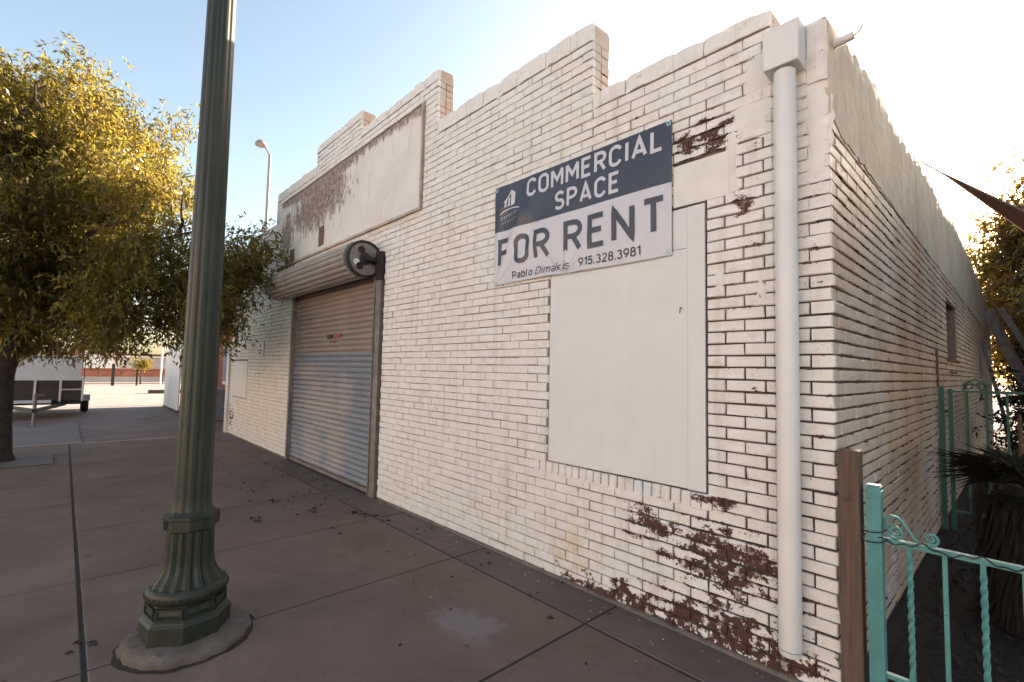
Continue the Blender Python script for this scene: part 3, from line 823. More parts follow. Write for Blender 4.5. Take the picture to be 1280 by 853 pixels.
ksplit = min(range(nz+1), key=lambda j: abs(zs[j]-2.742)); zs[ksplit] = 2.742
for j in range(nz+1):
    for i in range(nx+1):
        x = BX0+(BX1-BX0)*i/nx; zq = zs[j]
        if j == 0: zq += .006*math.sin(i/nx*6.3)
        vs.append((x, sag(x, zq), zq))
for j in range(nz):
    for i in range(nx): fs.append((j*(nx+1)+i, j*(nx+1)+i+1, (j+1)*(nx+1)+i+1, (j+1)*(nx+1)+i)); mi.append(1 if j >= ksplit else 0)
mb.add(vs, fs); mb.mi = mi
sheet = mb.build('banner_sheet', [M['bwhite'], M['navy']], ban, True)
sm = sheet.modifiers.new('t', 'SOLIDIFY'); sm.thickness = .0012; sm.offset = -1
lift = [0]
def ribbon(mb, pts, th):
    q = [pts[0]]
    for a, b in zip(pts[:-1], pts[1:]):
        L = math.hypot(b[0]-a[0], b[1]-a[1])
        if L < 1e-6: continue
        n = max(1, int(L/.02))
        q += [(a[0]+(b[0]-a[0])*k/n, a[1]+(b[1]-a[1])*k/n) for k in range(1, n+1)]
    lift[0] = (lift[0]+1) % 7
    off = .0022+.0003*lift[0]; N = len(q); vs = []
    closed = math.hypot(q[0][0]-q[-1][0], q[0][1]-q[-1][1]) < 1e-5
    for i in range(N):
        a = q[i-1] if i else (q[-2] if closed else None); c = q[i+1] if i < N-1 else (q[1] if closed else None); b = q[i]
        d1 = ((b[0]-a[0]), (b[1]-a[1])) if a else None; d2 = ((c[0]-b[0]), (c[1]-b[1])) if c else None
        d1 = d1 or d2; d2 = d2 or d1
        l1 = math.hypot(*d1); l2 = math.hypot(*d2); n1 = (-d1[1]/l1, d1[0]/l1); n2 = (-d2[1]/l2, d2[0]/l2)
        s = (n1[0]+n2[0], n1[1]+n2[1]); L = math.hypot(*s)
        if L < .2: s = n1; L = 1
        s = (s[0]/L, s[1]/L); k = min(2.2, 1/max(.3, s[0]*n1[0]+s[1]*n1[1]))
        for sg in (-1, 1):
            x, z = b[0]+s[0]*th/2*k*sg, b[1]+s[1]*th/2*k*sg
            vs.append((x, sag(x, z)-off, z))
    mb.add(vs, [(2*i, 2*i+1, 2*i+3, 2*i+2) for i in range(N-1)])
def text(s, x0, x1, z0, z1, th, mat, name, gap=.22, slant=lambda i: 0):
    H = z1-z0; items = []; cx = 0
    for i, ch in enumerate(s):
        if ch == ' ': cx += .34; continue
        wd, st = GL[ch]; items.append((cx, st, i)); cx += wd+gap
    tot = cx-gap; t = th*H
    kx = (x1-x0-t)/tot; kz = H-t
    for ox, st, i in items:
        mb = MB()
        for p in st: ribbon(mb, [(x0+t/2+(ox+a+slant(i)*b)*kx, z0+t/2+b*kz) for a, b in p], t)
        mb.build(name, mat, ban)
text('COMMERCIAL', -2.155, -.912, 2.967, 3.122, .165, M['bwhite'], 'letter', .30)
text('SPACE', -1.845, -1.240, 2.780, 2.932, .165, M['bwhite'], 'letter', .30)
text('FOR RENT', -2.508, -.892, 2.424, 2.674, .165, M['navy'], 'letter', .34)
text('Pablo', -2.320, -2.075, 2.302, 2.368, .16, M['blackprint'], 'letter', .26)
text('Dimakis', -2.040, -1.690, 2.302, 2.368, .13, M['blackprint'], 'letter', .25, lambda i: .12 if i < 3 else .03)
text('915.328.3981', -1.603, -1.075, 2.305, 2.372, .15, M['blackprint'], 'letter', .26)
mb = MB()
def poly(mb, pts):
    vs = [(x, sag(x, z)-.0024, z) for x, z in pts]; mb.add(vs, [tuple(range(len(pts)))])
poly(mb, [(-2.352,2.945),(-2.303,2.955),(-2.300,3.055),(-2.352,3.092)])
poly(mb, [(-2.420,2.940),(-2.400,2.943),(-2.396,3.03),(-2.420,3.005)])
poly(mb, [(-2.385,2.945),(-2.366,2.945),(-2.364,3.03),(-2.385,3.02)])
ribbon(mb, [(-2.425,2.985),(-2.352,3.075)], .014)
ribbon(mb, [(-2.478,2.888)]+[(-2.478+.25*t/10, 2.888+.052*math.sin(math.pi*(.12+.70*t/10))**.8-.018) for t in range(1, 11)], .010)
for i in range(7):
    x = -2.47+i*.032
    ribbon(mb, [(x,2.835+.004*i),(x+.004,2.862+.004*i),(x+.018,2.862+.004*i)], .005)
for i in range(10): ribbon(mb, [(-2.465+i*.020,2.808+.0025*i),(-2.453+i*.020,2.8095+.0025*i)], .006)
mb.build('logo', M['bwhite'], ban)
for gx, gz in ((BX0+.03,BZ0+.02),(BX1-.025,BZ0+.03),(BX0+.03,BZ1-.03),(BX1-.02,BZ1-.018),(-1.66,BZ0+.035)):
    mb = MB(); vs = []; fs = []
    for r_, dy in ((.017,-.002),(.015,-.006),(.009,-.006),(.007,-.001)):
        vs += [(gx+r_*math.cos(2*math.pi*k/14), sag(gx, gz)+dy, gz+r_*math.sin(2*math.pi*k/14)) for k in range(14)]
    for i in range(3):
        for k in range(14): fs.append((i*14+k, i*14+(k+1)%14, (i+1)*14+(k+1)%14, (i+1)*14+k))
    mb.add(vs, fs); mb.build('grommet', M['grommet'], ban, True)

# ---------------------------------------------------------------- fluted lamp column
PX, PY = -2.615, -2.17
col = thing('street_lamp', (PX, PY, 0), 'tall fluted dark green cast-iron column on a round concrete footing in the sidewalk', 'lamp post')
mb = MB(); NN = 60; prof = [(.300,-.05),(.302,.030),(.287,.047),(.268,.058),(.05,.060)]; vs = []; fs = []
for i, (r_, zq) in enumerate(prof):
    for k in range(NN):
        rr = r_+(rng.gauss(0,.004)+.008*math.sin(k*1.7+i)+.006*math.sin(k*.61) if 0 < i < 4 else 0); vs.append((PX+rr*math.cos(2*math.pi*k/NN), PY+rr*math.sin(2*math.pi*k/NN), zq+(rng.gauss(0,.004) if i else 0)))
for i in range(len(prof)-1):
    for k in range(NN): fs.append((i*NN+k, i*NN+(k+1)%NN, (i+1)*NN+(k+1)%NN, (i+1)*NN+k))
fs.append(tuple((len(prof)-1)*NN+k for k in range(NN)))
M['stone'] = mat_conc('footing_stone', (.10,.078,.064), (.17,.135,.112))
mb.add(vs, fs); mb.build('footing', M['stone'], col, True)
PX -= .011; PY -= .012; c = (PX, PY, 0); oc = R(22.5)+R(10)
mb = MB(); mb.lathe([(.216,.058),(.216,.145),(.205,.158),(.203,.165),(.190,.178)], c, 8, rot=oc); mb.build('plinth', M['pole'], col)
mb = MB(); mb.lathe([(.186,.176),(.190,.20),(.182,.235),(.172,.245)], c, 8, rot=oc)
for k in range(8):
    a = oc+math.pi/8+k*math.pi/4; n_ = Vector((math.cos(a), math.sin(a), 0)); tt = Vector((-n_.y, n_.x, 0))
    for zq in (.181, .231): mb.obox(Vector(c)+n_*.174+Vector((0,0,zq)), tt*.066, n_*.008, Vector((0,0,.005)))
    for sg in (-1, 1): mb.obox(Vector(c)+n_*.174+tt*.062*sg+Vector((0,0,.206)), tt*.005, n_*.008, Vector((0,0,.021)))
mb.build('plinth_panels', M['pole'], col)
mb = MB(); mb.lathe([(.168,.243),(.186,.252),(.196,.272),(.196,.292),(.186,.310),(.172,.320)], c, 48)
for k in range(36):
    a = 2*math.pi*k/36; mb.lathe([(.012,-.008),(.013,0),(.012,.008)], (PX+.190*math.cos(a), PY+.190*math.sin(a), .282), 6)
mb.build('base_ring', M['pole'], col, True)
mb = MB(); mb.lathe([(.172,.318),(.160,.338),(.140,.366),(.126,.40),(.119,.45),(.116,.53),(.114,.605)], c, 96, flute=.11, fl_n=16); mb.build('bell_base', M['pole'], col, True)
mb = MB(); mb.lathe([(.112,.60),(.128,.612),(.128,.668),(.138,.674),(.138,.690),(.118,.700),(.10,.715)], c, 8, rot=oc)
mb.obox((PX+.0,PY,.645),(.134,0,0),(0,.03,0),(0,0,.026)); mb.obox((PX,PY,.645),(.03,0,0),(0,.134,0),(0,0,.026)); mb.build('collar', M['pole'], col)
mb = MB(); mb.lathe([(.102,.71),(.094,.74),(.092,.80)]+[(.092-.019*t/10, .80+3.2*t/10) for t in range(1, 11)]+[(.070,4.6)], c, 120, flute=.065, fl_n=12); mb.build('fluted_shaft', M['pole'], col, True)

# ---------------------------------------------------------------- fences at the right
ff = thing('iron_fence', (.13, .0, 0), 'turquoise iron fence with scroll on its top rail beside the building corner in front', 'fence')
FY = .012
mb = MB(); mb.box((.113,FY-.028,.03),(.170,FY+.028,1.03)); mb.box((.110,FY-.031,1.0),(.173,FY+.031,1.012)); mb.box((.116,FY-.025,1.031),(.167,FY+.025,1.036)); mb.lathe([(.02,-.02),(.02,.03)], (.1415,FY,0), 10)
mb.build('fence_post', M['teal'], ff)
mb = MB(); mb.box((.171,FY-.014,.782),(3.6,FY+.014,.806)); mb.build('top_rail', M['teal'], ff)
mb = MB(); mb.box((.171,FY-.012,.192),(3.6,FY+.012,.212)); mb.build('bottom_rail', M['teal'], ff)
x = .263; k = 0
while x < 3.5:
    mb = MB()
    if k % 2 == 0:                                  # twisted square bar
        N = 44; s = .0085; vs = []; fs = []
        for i in range(N+1):
            zq = .212+.57*i/N; tw = i*.42 if 3 < i < N-3 else (3*.42 if i <= 3 else (N-3)*.42)
            vs += [(x+s*1.414*math.cos(tw+R(45+90*q)), FY+s*1.414*math.sin(tw+R(45+90*q)), zq) for q in range(4)]
        for i in range(N):
            for q in range(4): fs.append((i*4+q, i*4+(q+1)%4, (i+1)*4+(q+1)%4, (i+1)*4+q))
        mb.add(vs, fs)
    else: mb.box((x-.008,FY-.008,.212),(x+.008,FY+.008,.782))
    mb.build('baluster', M['teal'], ff); x += .1165; k += 1
mb = MB(); N = 40
def spiral(cx, cz, r0, r1, a0, a1, n=40): return [(cx+(r0+(r1-r0)*i/n)*math.cos(R(a0+(a1-a0)*i/n)), FY, cz+(r0+(r1-r0)*i/n)*math.sin(R(a0+(a1-a0)*i/n))) for i in range(n+1)]
pts = spiral(.216, .838, .008, .034, 40, -620)
mb.tube(pts, .0062, 6)
mb.tube([(.171,FY,.815),(.172,FY,.85),(.180,FY,.885),(.199,FY,.906),(.222,FY,.905),(.243,FY,.888),(.262,FY,.855),(.280,FY,.825),(.298,FY,.810)], .0062, 6)
mb.tube([(.318,FY,.812)]+spiral(.338, .838, .027, .006, -120, 430)[0:], .006, 6)
mb.build('scroll', M['teal'], ff, True)
mb = MB(); wp = []
for i in range(60):
    t = i/59; wp.append((.10+.62*t, FY-.022+.008*math.sin(t*40), .800+.010*math.sin(t*23)+.006*math.sin(t*61)))
mb.tube(wp, .0032, 5)
for zz0 in (.80, .845):
    mb.tube([(.1415+.045*math.cos(R(a)), FY+.045*math.sin(R(a)), zz0+.02*math.sin(R(a*.7))) for a in range(-200, 60, 20)], .003, 5)
tag(mb.build('loose_wire', M['iron'], None, True), 'black wire wound round the turquoise corner post and along its rail', 'wire')
mb = MB(); mb.box((.010,-.033,.10),(.094,.050,1.185)); o = mb.build('timber_post', M['wood'])
bv = o.modifiers.new('b', 'BEVEL'); bv.width = .004
tag(o, 'weathered brown timber post standing against the building corner', 'post')
mb = MB(); mb.obox((.058,.01,.05),(.06,0,.004),(0,.058,0),(0,0,.05)); o = mb.build('stone_block', M['footing']); bv = o.modifiers.new('b', 'BEVEL'); bv.width = .012; bv.segments = 2
tag(o, 'rough little concrete block under the timber post at the building corner', 'block')

gt = thing('garden_gate', (.06, 3.93, 0), 'dull green iron gate across the side yard beyond the palm', 'gate')
GY = 3.93
mb = MB(); mb.box((.012,GY-.025,.0),(.052,GY+.025,1.45)); mb.build('gate_post', M['tealdark'], gt)
mb = MB(); mb.bar((.006,GY,1.45),(.002,GY,1.83),.028,.028); mb.build('post_extension', M['rust'], gt)
mb = MB(); mb.box((.083,GY-.016,.0),(.118,GY+.016,1.43)); mb.build('gate_stile', M['tealdark'], gt)
mb = MB(); mb.box((.118,GY-.014,1.395),(1.35,GY+.014,1.418)); mb.build('gate_rail', M['tealdark'], gt)
mb = MB(); mb.box((.118,GY-.012,.72),(1.35,GY+.012,.742)); mb.build('gate_rail', M['tealdark'], gt)
mb = MB(); mb.box((.118,GY-.012,.18),(1.35,GY+.012,.202)); mb.build('gate_rail', M['tealdark'], gt)
x = .225
while x < 1.33:
    mb = MB(); mb.box((x-.010,GY-.009,.203),(x+.010,GY+.009,1.394)); mb.build('gate_bar', M['tealdark'], gt); x += .142
mb = MB()
for sg, cx in ((1,.24),(-1,.34)):
    mb.tube([(cx+sg*(q[0]-.0), GY, q[2]) for q in [(math.cos(R(a))*.045*(1-a/900), 0, 1.46+math.sin(R(a))*.045*(1-a/900)) for a in range(0, 620, 30)]], .007, 5)
mb.tube([(.20,GY,1.42),(.24,GY,1.505),(.29,GY,1.53),(.34,GY,1.505),(.38,GY,1.42)], .007, 5); mb.build('gate_scroll', M['tealdark'], gt)
mb = MB(); mb.box((.053,GY-.02,1.18),(.082,GY+.012,1.21)); mb.build('latch', M['iron'], gt)

# ---------------------------------------------------------------- plants in the yard
pm = thing('palm', (.62, 1.75, 0), 'dark fan palm with spiky fronds and shaggy trunk behind the turquoise fence', 'palm')
mb = MB(); vs = []
mb.lathe([(.26,0),(.24,.25),(.25,.5),(.22,.75),(.12,.86)], (.66,1.75,0), 18)
for _ in range(900):
    a = rng.uniform(0, 6.3); zq = rng.uniform(.1, .85); r_ = .23+rng.random()*.05; L = rng.uniform(.10, .30)
    x, y = .66+r_*math.cos(a), 1.75+r_*math.sin(a); ta = a+rng.gauss(0,.4)
    e = (x+.06*math.cos(ta), y+.06*math.sin(ta), max(.01, zq-L)); w_ = .012
    mb.add([(x-w_*math.sin(a), y+w_*math.cos(a), zq),(x+w_*math.sin(a), y-w_*math.cos(a), zq), e], [(0,1,2)])
mb.build('trunk', M['shaggy'], pm)
for kf in range(22):
    mb = MB(); a = R(100+kf*360/22*1.0)+rng.gauss(0,.1) if kf > 9 else R(180+rng.uniform(-70, 70)); el = rng.uniform(-.05, .55)
    base = Vector((.66, 1.75, .82)); d = Vector((math.cos(a)*math.cos(el), math.sin(a)*math.cos(el), math.sin(el)))
    L = rng.uniform(.14, .26); hub = base+d*L; mb.tube([base, base+d*L*.5+Vector((0,0,.02)), hub], .007, 5)
    sidev = d.cross(Vector((0,0,1))).normalized(); upv = sidev.cross(d)
    for b in range(19):
        t = R(-80+160*b/18); bl = (.30+.10*math.cos(t))*rng.uniform(.85, 1.1)
        dd = (d*math.cos(t)+sidev*math.sin(t)).normalized(); nrm = upv; ww = .011
        p1 = hub+dd*bl*.45+upv*.015; p2 = hub+dd*bl-Vector((0,0,rng.uniform(.02,.09)))
        cr = dd.cross(nrm).normalized()*ww
        mb.add([hub, p1+cr, p2, p1-cr, p1-nrm*.006], [(0,1,4),(1,2,4),(2,3,4),(3,0,4)])
    mb.build('frond', M['palm'], pm)
mb = MB()
for kf in range(3):
    x0 = .60+rng.uniform(-.03,.03); y0 = 3.0
    mb.tube([(x0,y0,0),(x0+rng.gauss(0,.03),y0,.6),(x0+rng.gauss(0,.05),y0+.05,1.25)], [.03,.026,.012], 6)
tag(mb.build('dry_stalk', M['wood']), 'dry pale brown stalk standing in front of the garden gate', 'plant')

def leaf_cloud(name, mat, parent, centers, radii, n, size, droop=.5, seed=1, shell=.55, zmin=-9, spray=(26, .21, .8)):
    """leaf blades gathered on short hanging twigs inside a set of ellipsoids"""
    g_ = np.random.default_rng(seed); per = 9; nt_ = n//per
    # twigs gather in sprays so that gaps open between them
    vol = np.array([r[0]*r[1]*r[2] for r in radii])**.72; idx = g_.choice(len(centers), nt_, p=vol/vol.sum())
    C_ = np.array(centers)[idx]; Rr = np.array(radii)[idx]
    d = g_.normal(size=(nt_,3)); d /= np.linalg.norm(d, axis=1)[:,None]
    rr = (shell+(1-shell)*g_.random(nt_))**.8*(1+.13*g_.normal(size=nt_))
    ns = max(12, nt_//spray[0]); sp = g_.integers(0, ns, nt_)
    p0 = C_+d*Rr*rr[:,None]
    q0 = p0[g_.integers(0, nt_, ns)]; near = q0[sp]
    sprd = spray[1]*np.mean(Rr)*g_.normal(size=(nt_,3)); p0 = np.where(g_.random(nt_)[:,None] < spray[2], near+sprd, p0)
    keep = p0[:,2] > zmin; p0 = p0[keep]; d = d[keep]; nt_ = len(p0)
    td = d*.6+g_.normal(size=(nt_,3))*.45; td[:,2] -= droop; td /= np.linalg.norm(td, axis=1)[:,None]
    tl = size*3.2*g_.uniform(.6, 1.4, nt_)
    t = (np.arange(per)+.5)/per
    pos = p0[:,None,:]+td[:,None,:]*(tl[:,None]*t[None,:])[:,:,None]
    pos = pos.reshape(-1,3); N = len(pos)
    ld = np.repeat(td, per, 0)*.7+g_.normal(size=(N,3))*.55; ld[:,2] -= droop*.4; ld /= np.linalg.norm(ld, axis=1)[:,None]
    sv = np.cross(ld, g_.normal(size=(N,3))); sv /= np.linalg.norm(sv, axis=1)[:,None]
    L = size*g_.uniform(.55, 1.4, N)[:,None]; Wd = L*g_.uniform(.13, .21, N)[:,None]
    A = pos; B = pos+ld*L*.45+sv*Wd; Cc = pos+ld*L; Cc[:,2] -= (L*.12)[:,0]; D = pos+ld*L*.45-sv*Wd
    V = np.stack([A,B,Cc,D], 1).reshape(-1,3)
    me = bpy.data.meshes.new(name); me.vertices.add(4*N); me.vertices.foreach_set('co', V.ravel().astype(np.float32))
    me.loops.add(4*N); me.loops.foreach_set('vertex_index', np.arange(4*N, dtype=np.int32))
    me.polygons.add(N); me.polygons.foreach_set('loop_start', np.arange(0, 4*N, 4, dtype=np.int32))
    me.update(calc_edges=True); me.materials.append(mat)
    o = bpy.data.objects.new(name, me); COL.objects.link(o); attach(o, parent); return o

def limb(mb, a, b, r0, r1, wob=.1, n=6):
    a = Vector(a); b = Vector(b); pts = []
    for i in range(n+1):
        t = i/n; pts.append(a.lerp(b, t)+Vector((rng.gauss(0,wob), rng.gauss(0,wob), rng.gauss(0,wob*.5)))*(math.sin(math.pi*t)))
    mb.tube(pts, [r0+(r1-r0)*i/n for i in range(n+1)], 8)

# tree at the kerb (left)
TX, TY = -9.98, -3.50
tr = thing('street_tree', (TX, TY, 0), 'big willow-leaved street tree at far left, crown golden above and dark below', 'tree')
mb = MB(); mb.tube([(TX,TY,-.02),(TX+.01,TY,.12),(TX,TY,.6),(TX-.03,TY,1.3),(TX+.05,TY+.1,2.1),(TX+.2,TY+.2,2.9)], [.30,.245,.215,.20,.19,.15], 14)
for e, r_ in (((-8.2,-2.0,3.9),.09), ((-8.9,-3.4,5.2),.10), ((-10.9,-3.0,5.6),.11), ((-11.6,-4.6,4.4),.09), ((-9.6,-2.2,5.8),.08), ((-7.6,-1.4,3.5),.05), ((-8.1,-.8,3.2),.05)):
    limb(mb, (TX+.1,TY+.12,2.2+rng.random()*.6), e, r_, .015, .14, 7)
    for _ in range(4):
        q = Vector((TX,TY,2.6)).lerp(Vector(e), rng.uniform(.5, .95)); limb(mb, q, q+Vector((rng.gauss(0,.4), rng.gauss(0,.4), rng.gauss(.3,.3))), .03, .006, .08, 5)
mb.build('trunk', M['bark'], tr, True)
cen = [(-9.6,-3.2,4.7),(-10.8,-3.8,4.9),(-8.6,-2.6,3.9),(-9.5,-4.6,3.9),(-11.2,-2.6,4.2),(-8.0,-1.9,3.1),(-7.35,-1.15,3.0),(-9.3,-2.9,3.2),(-9.9,-2.6,5.6),(-9.0,-3.6,2.7),(-10.6,-2.9,2.7),(-8.3,-2.3,2.5),(-8.9,-1.5,2.9),(-10.5,-1.9,5.0),(-9.2,-2.2,4.6),(-9.6,-3.5,2.15),(-8.3,-1.6,2.35),(-10.2,-4.4,2.6),(-7.6,-1.3,2.5),(-8.9,-2.6,2.1),(-9.9,-4.0,3.4),(-8.0,-.75,3.2),(-7.8,-.62,3.55),(-8.85,-.95,2.5),(-9.25,-1.0,2.1),(-8.5,-.85,2.85),(-9.5,-3.0,2.5),(-10.3,-3.4,2.0)]
rad = [(1.5,1.5,1.4),(1.4,1.3,1.35),(1.1,1.0,.95),(1.2,1.1,1.2),(1.3,1.3,1.3),(.85,.8,.75),(.55,.45,.5),(1.1,1.0,.9),(1.1,1.0,.9),(.9,.8,.75),(1.1,1.1,.9),(.9,.8,.7),(.8,.7,.8),(1.1,1.0,.9),(1.0,.9,.9),(.75,.6,.4),(.65,.5,.5),(.9,.8,.7),(.5,.4,.45),(.6,.6,.35),(1.2,1.0,.9),(.5,.4,.4),(.42,.3,.32),(.5,.4,.4),(.4,.35,.4),(.5,.4,.4),(1.2,1.0,.6),(.8,.6,.4)]
leaf_cloud('crown', M['leaf'], tr, cen, rad, 300000, .070, .48, 3, .05, 1.62, (95, .185, .95))
mb = MB(); mb.add([(-10.25,-3.9,.006),(-9.27,-3.9,.006),(-9.27,-2.80,.006),(-10.25,-2.80,.006),(-10.25,-3.9,.016),(-9.27,-3.9,.016),(-9.27,-2.80,.016),(-10.25,-2.80,.016)],[(4,5,6,7),(0,1,5,4),(1,2,6,5),(2,3,7,6),(3,0,4,7)])
tag(mb.build('tree_plate', M['palepatch']), 'flat pale square plate in the sidewalk at the foot of the street tree', 'plate')

# tree behind the yard (right)
BT = (2.7, 17.8)
t2 = thing('garden_tree', (BT[0], BT[1], 0), 'leafy tree at right, with unseen near clumps added to shade the side yard, backlit gold at its edge', 'tree')
mb = MB(); mb.tube([(BT[0],BT[1],-.02),(BT[0],BT[1],1.5),(BT[0]-.2,BT[1],3.2),(BT[0]-.5,BT[1],5)], [.28,.22,.17,.08], 10)
for e in ((.2,17.4,5.9),(.4,17.0,7.0),(.9,18,8.2),(.2,16.6,4.2),(4,17,7),(2.2,13.5,5.2),(2.6,10.5,4.9),(3.4,13,4.4),(2.8,7,2.7),(3.1,4,2.6)): limb(mb, (BT[0]-.2,BT[1],3.0), e, .09, .015, .2, 7)
mb.build('trunk', M['bark'], t2, True)
cen = [(1.9,17.6,6.7),(.7,17.4,5.2),(1.2,17.2,3.6),(2.8,17.8,5.0),(3.4,18,7.0),(.45,17.0,6.2),(.75,16.8,4.3),(1.3,17.6,2.2),(1.2,17.3,7.4),(2.2,13.5,5.2),(2.6,11.0,5.0),(3.6,13,4.2),(2.4,9.4,4.6),(1.5,14.5,3.4),(.7,17.5,3.1),(1.0,17.9,5.9),(.0,17.6,4.5),(-.1,17.7,5.5),(.2,17.4,3.7),(.6,17.8,2.4),(2.0,15.5,2.4),(3.0,10,3.6),(2.6,8.0,2.6),(3.1,5.5,2.5),(2.9,3.4,2.6)]  # near clumps out of view, added to keep sky glare off the side wall
rad = [(1.3,1.2,1.2),(1.15,1.0,.9),(1.2,1.0,.9),(1.5,1.3,1.3),(1.5,1.3,1.3),(.8,.7,.6),(.95,.7,.7),(1.3,1.0,1.1),(.7,.5,.6),(1.3,1.6,1.3),(1.5,1.5,1.3),(1.6,1.6,1.4),(1.3,1.2,1.1),(.8,1.1,.9),(.9,.7,.8),(.9,.8,.8),(.6,.5,.5),(.5,.5,.45),(.6,.5,.5),(.8,.6,.9),(1.2,1.0,1.3),(1.5,1.4,1.2),(1.3,1.3,1.0),(1.6,1.4,1.0),(1.6,1.2,.9)]
leaf_cloud('crown', M['leaf2'], t2, cen, rad, 170000, .15, .35, 5, .15)

def shrub(loc, r, label, n, seed, size=.1):
    s = thing('shrub', loc, label, 'shrub', None)
    mb = MB()
    for _ in range(6): limb(mb, (loc[0]+rng.gauss(0,.05), loc[1]+rng.gauss(0,.05), -.01), (loc[0]+rng.gauss(0,r[0]*.5), loc[1]+rng.gauss(0,r[1]*.5), r[2]*1.2), .02, .006, .05, 4)
    mb.build('stem', M['bark'], s)
    leaf_cloud('foliage', M['bush'], s, [(loc[0], loc[1], r[2]*.95)], [r], n, size, .1, seed, .2)
shrub((1.25, 8.3, 0), (.75,1.1,.9), 'dark shrub in the shade behind the garden gate', 9000, 21)
shrub((1.35, 13.6, 0), (1.0,1.3,1.2), 'dark shrub at the far end of the side yard under the planks', 9000, 22, .13)
shrub((1.5, 5.4, 0), (.75,.9,.75), 'low dark shrub close behind the bars of the garden gate', 7000, 23)
dl = MB()
for _ in range(2600):
    x, y = rng.uniform(.12, 1.6), rng.uniform(.15, 6)**1.0; s = rng.uniform(.015, .06); a = rng.uniform(0, 6.3)
    dl.add([(x,y,.002),(x+s*math.cos(a),y+s*math.sin(a),rng.uniform(.005,.04)),(x+s*math.cos(a+.5),y+s*math.sin(a+.5),.006)], [(0,1,2)])
stuff(dl.build('yard_litter', M['litter']))

# planks leaning on the side wall
for i, (y, xt, zt, xb, wd, lab) in enumerate([(10.6,.10,2.90,1.10,.12,'longest grey plank leaning on the side wall beyond the gate'), (10.95,.30,2.98,1.55,.10,'grey plank leaning behind the longest one on the side wall'), (10.2,.05,2.30,.50,.06,'short thin batten leaning on the side wall under the planks'), (11.5,.15,3.02,1.15,.09,'farthest plank of those leaning on the side wall')]):
    mb = MB(); a = Vector((xt+.03, y, zt)); b = Vector((xb, y-.3, .02)); d = (b-a).normalized(); sdv = Vector((0,1,0)); nn = d.cross(sdv).normalized(); sdv = nn.cross(d)
    mb.obox((a+b)/2, d*((b-a).length/2), sdv*.018, nn*(wd/2))
    tag(mb.build('leaning_plank', M['plank']), lab, 'plank', 'planks leaning on the side wall')

# shade sail
ssail = thing('shade_sail', (.03, 3.3, 3.62), 'brown cloth shade sail tied by a cord to the side wall top', 'shade sail')
A_, B_, C_ = Vector((.15,3.3,3.50)), Vector((1.6,.6,1.449)), Vector((1.25,2.5,1.904))
mb = MB(); N = 16; idx = {}; vs = []; fs = []
for i in range(N+1):
    for j in range(N+1-i):
        a, b, c_ = 1-(i+j)/N, i/N, j/N
        p = A_*a+B_*b+C_*c_; s_ = a*b*c_*6
        pull = (A_+B_+C_)/3-p
        p = p-Vector((0,0,.10*s_))+Vector((pull.x,pull.y,0))*.12*s_
        idx[i,j] = len(vs); vs.append(p)
for i in range(N):
    for j in range(N-i):
        fs.append((idx[i,j], idx[i+1,j], idx[i,j+1]))
        if i+j < N-1: fs.append((idx[i+1,j], idx[i+1,j+1], idx[i,j+1]))
mb.add(vs, fs); sh = mb.build('cloth', M['sail'], ssail, True)
sm = sh.modifiers.new('t', 'SOLIDIFY'); sm.thickness = .004
mb = MB(); mb.tube([(.0,3.3,3.66),A_], .008, 6); mb.tube([B_, B_+Vector((.5,-.5,-.2))], .008, 6); mb.build('cord', M['iron'], ssail)
mb = MB(); mb.tube([A_, A_+(B_-A_)*.5, B_], .010, 6); mb.build('hem', M['sail'], ssail)

# ---------------------------------------------------------------- things down the street (left)
nb = thing('neighbour_building', (-16.5, 1.0, 0), 'red-brick building set back beyond the left end of the white one', 'building')
mb = MB(); mb.box((-20.6,1.0,-.1),(-11.75,9,4.75)); mb.build('wall', M['redbrick'], nb)
mb = MB(); mb.box((-20.7,.95,4.75),(-11.72,9.1,4.87)); mb.build('roof', M['fargrey'], nb)
mb = MB(); mb.box((-16.9,.97,.9),(-15.4,.998,2.2)); wn = mb.build('window', M['farwhite'], nb)
mb = MB(); mb.box((-16.8,.95,1.0),(-15.5,.965,2.1)); mb.build('pane', M['greyblue'], wn)
hw = thing('white_hoarding', (-18.9, -.08, 0), 'white panelled fence standing beyond the lamp post beside the sunlit street', 'fence')
for i in range(4):
    x0 = -20.3+i*.72
    mb = MB(); mb.box((x0+.008,-.10,.06),(x0+.712,-.06,2.15)); mb.build('panel', M['farwhite'], hw)
    mb = MB(); mb.box((x0-.02,-.055,0),(x0+.02,-.015,2.2)); mb.build('post', M['lampgrey'], hw)
mb = MB(); mb.box((-20.3,-.108,.0),(-17.42,-.052,.058)); mb.build('kickboard', M['trailerdark'], hw)
mb = MB(); mb.box((-11.86,-.03,0),(-11.66,.16,1.9)); mb.build("square_post", M["board"])
tag(bpy.data.objects['square_post'], 'pale square post beside the left end of the white brick wall', 'post')

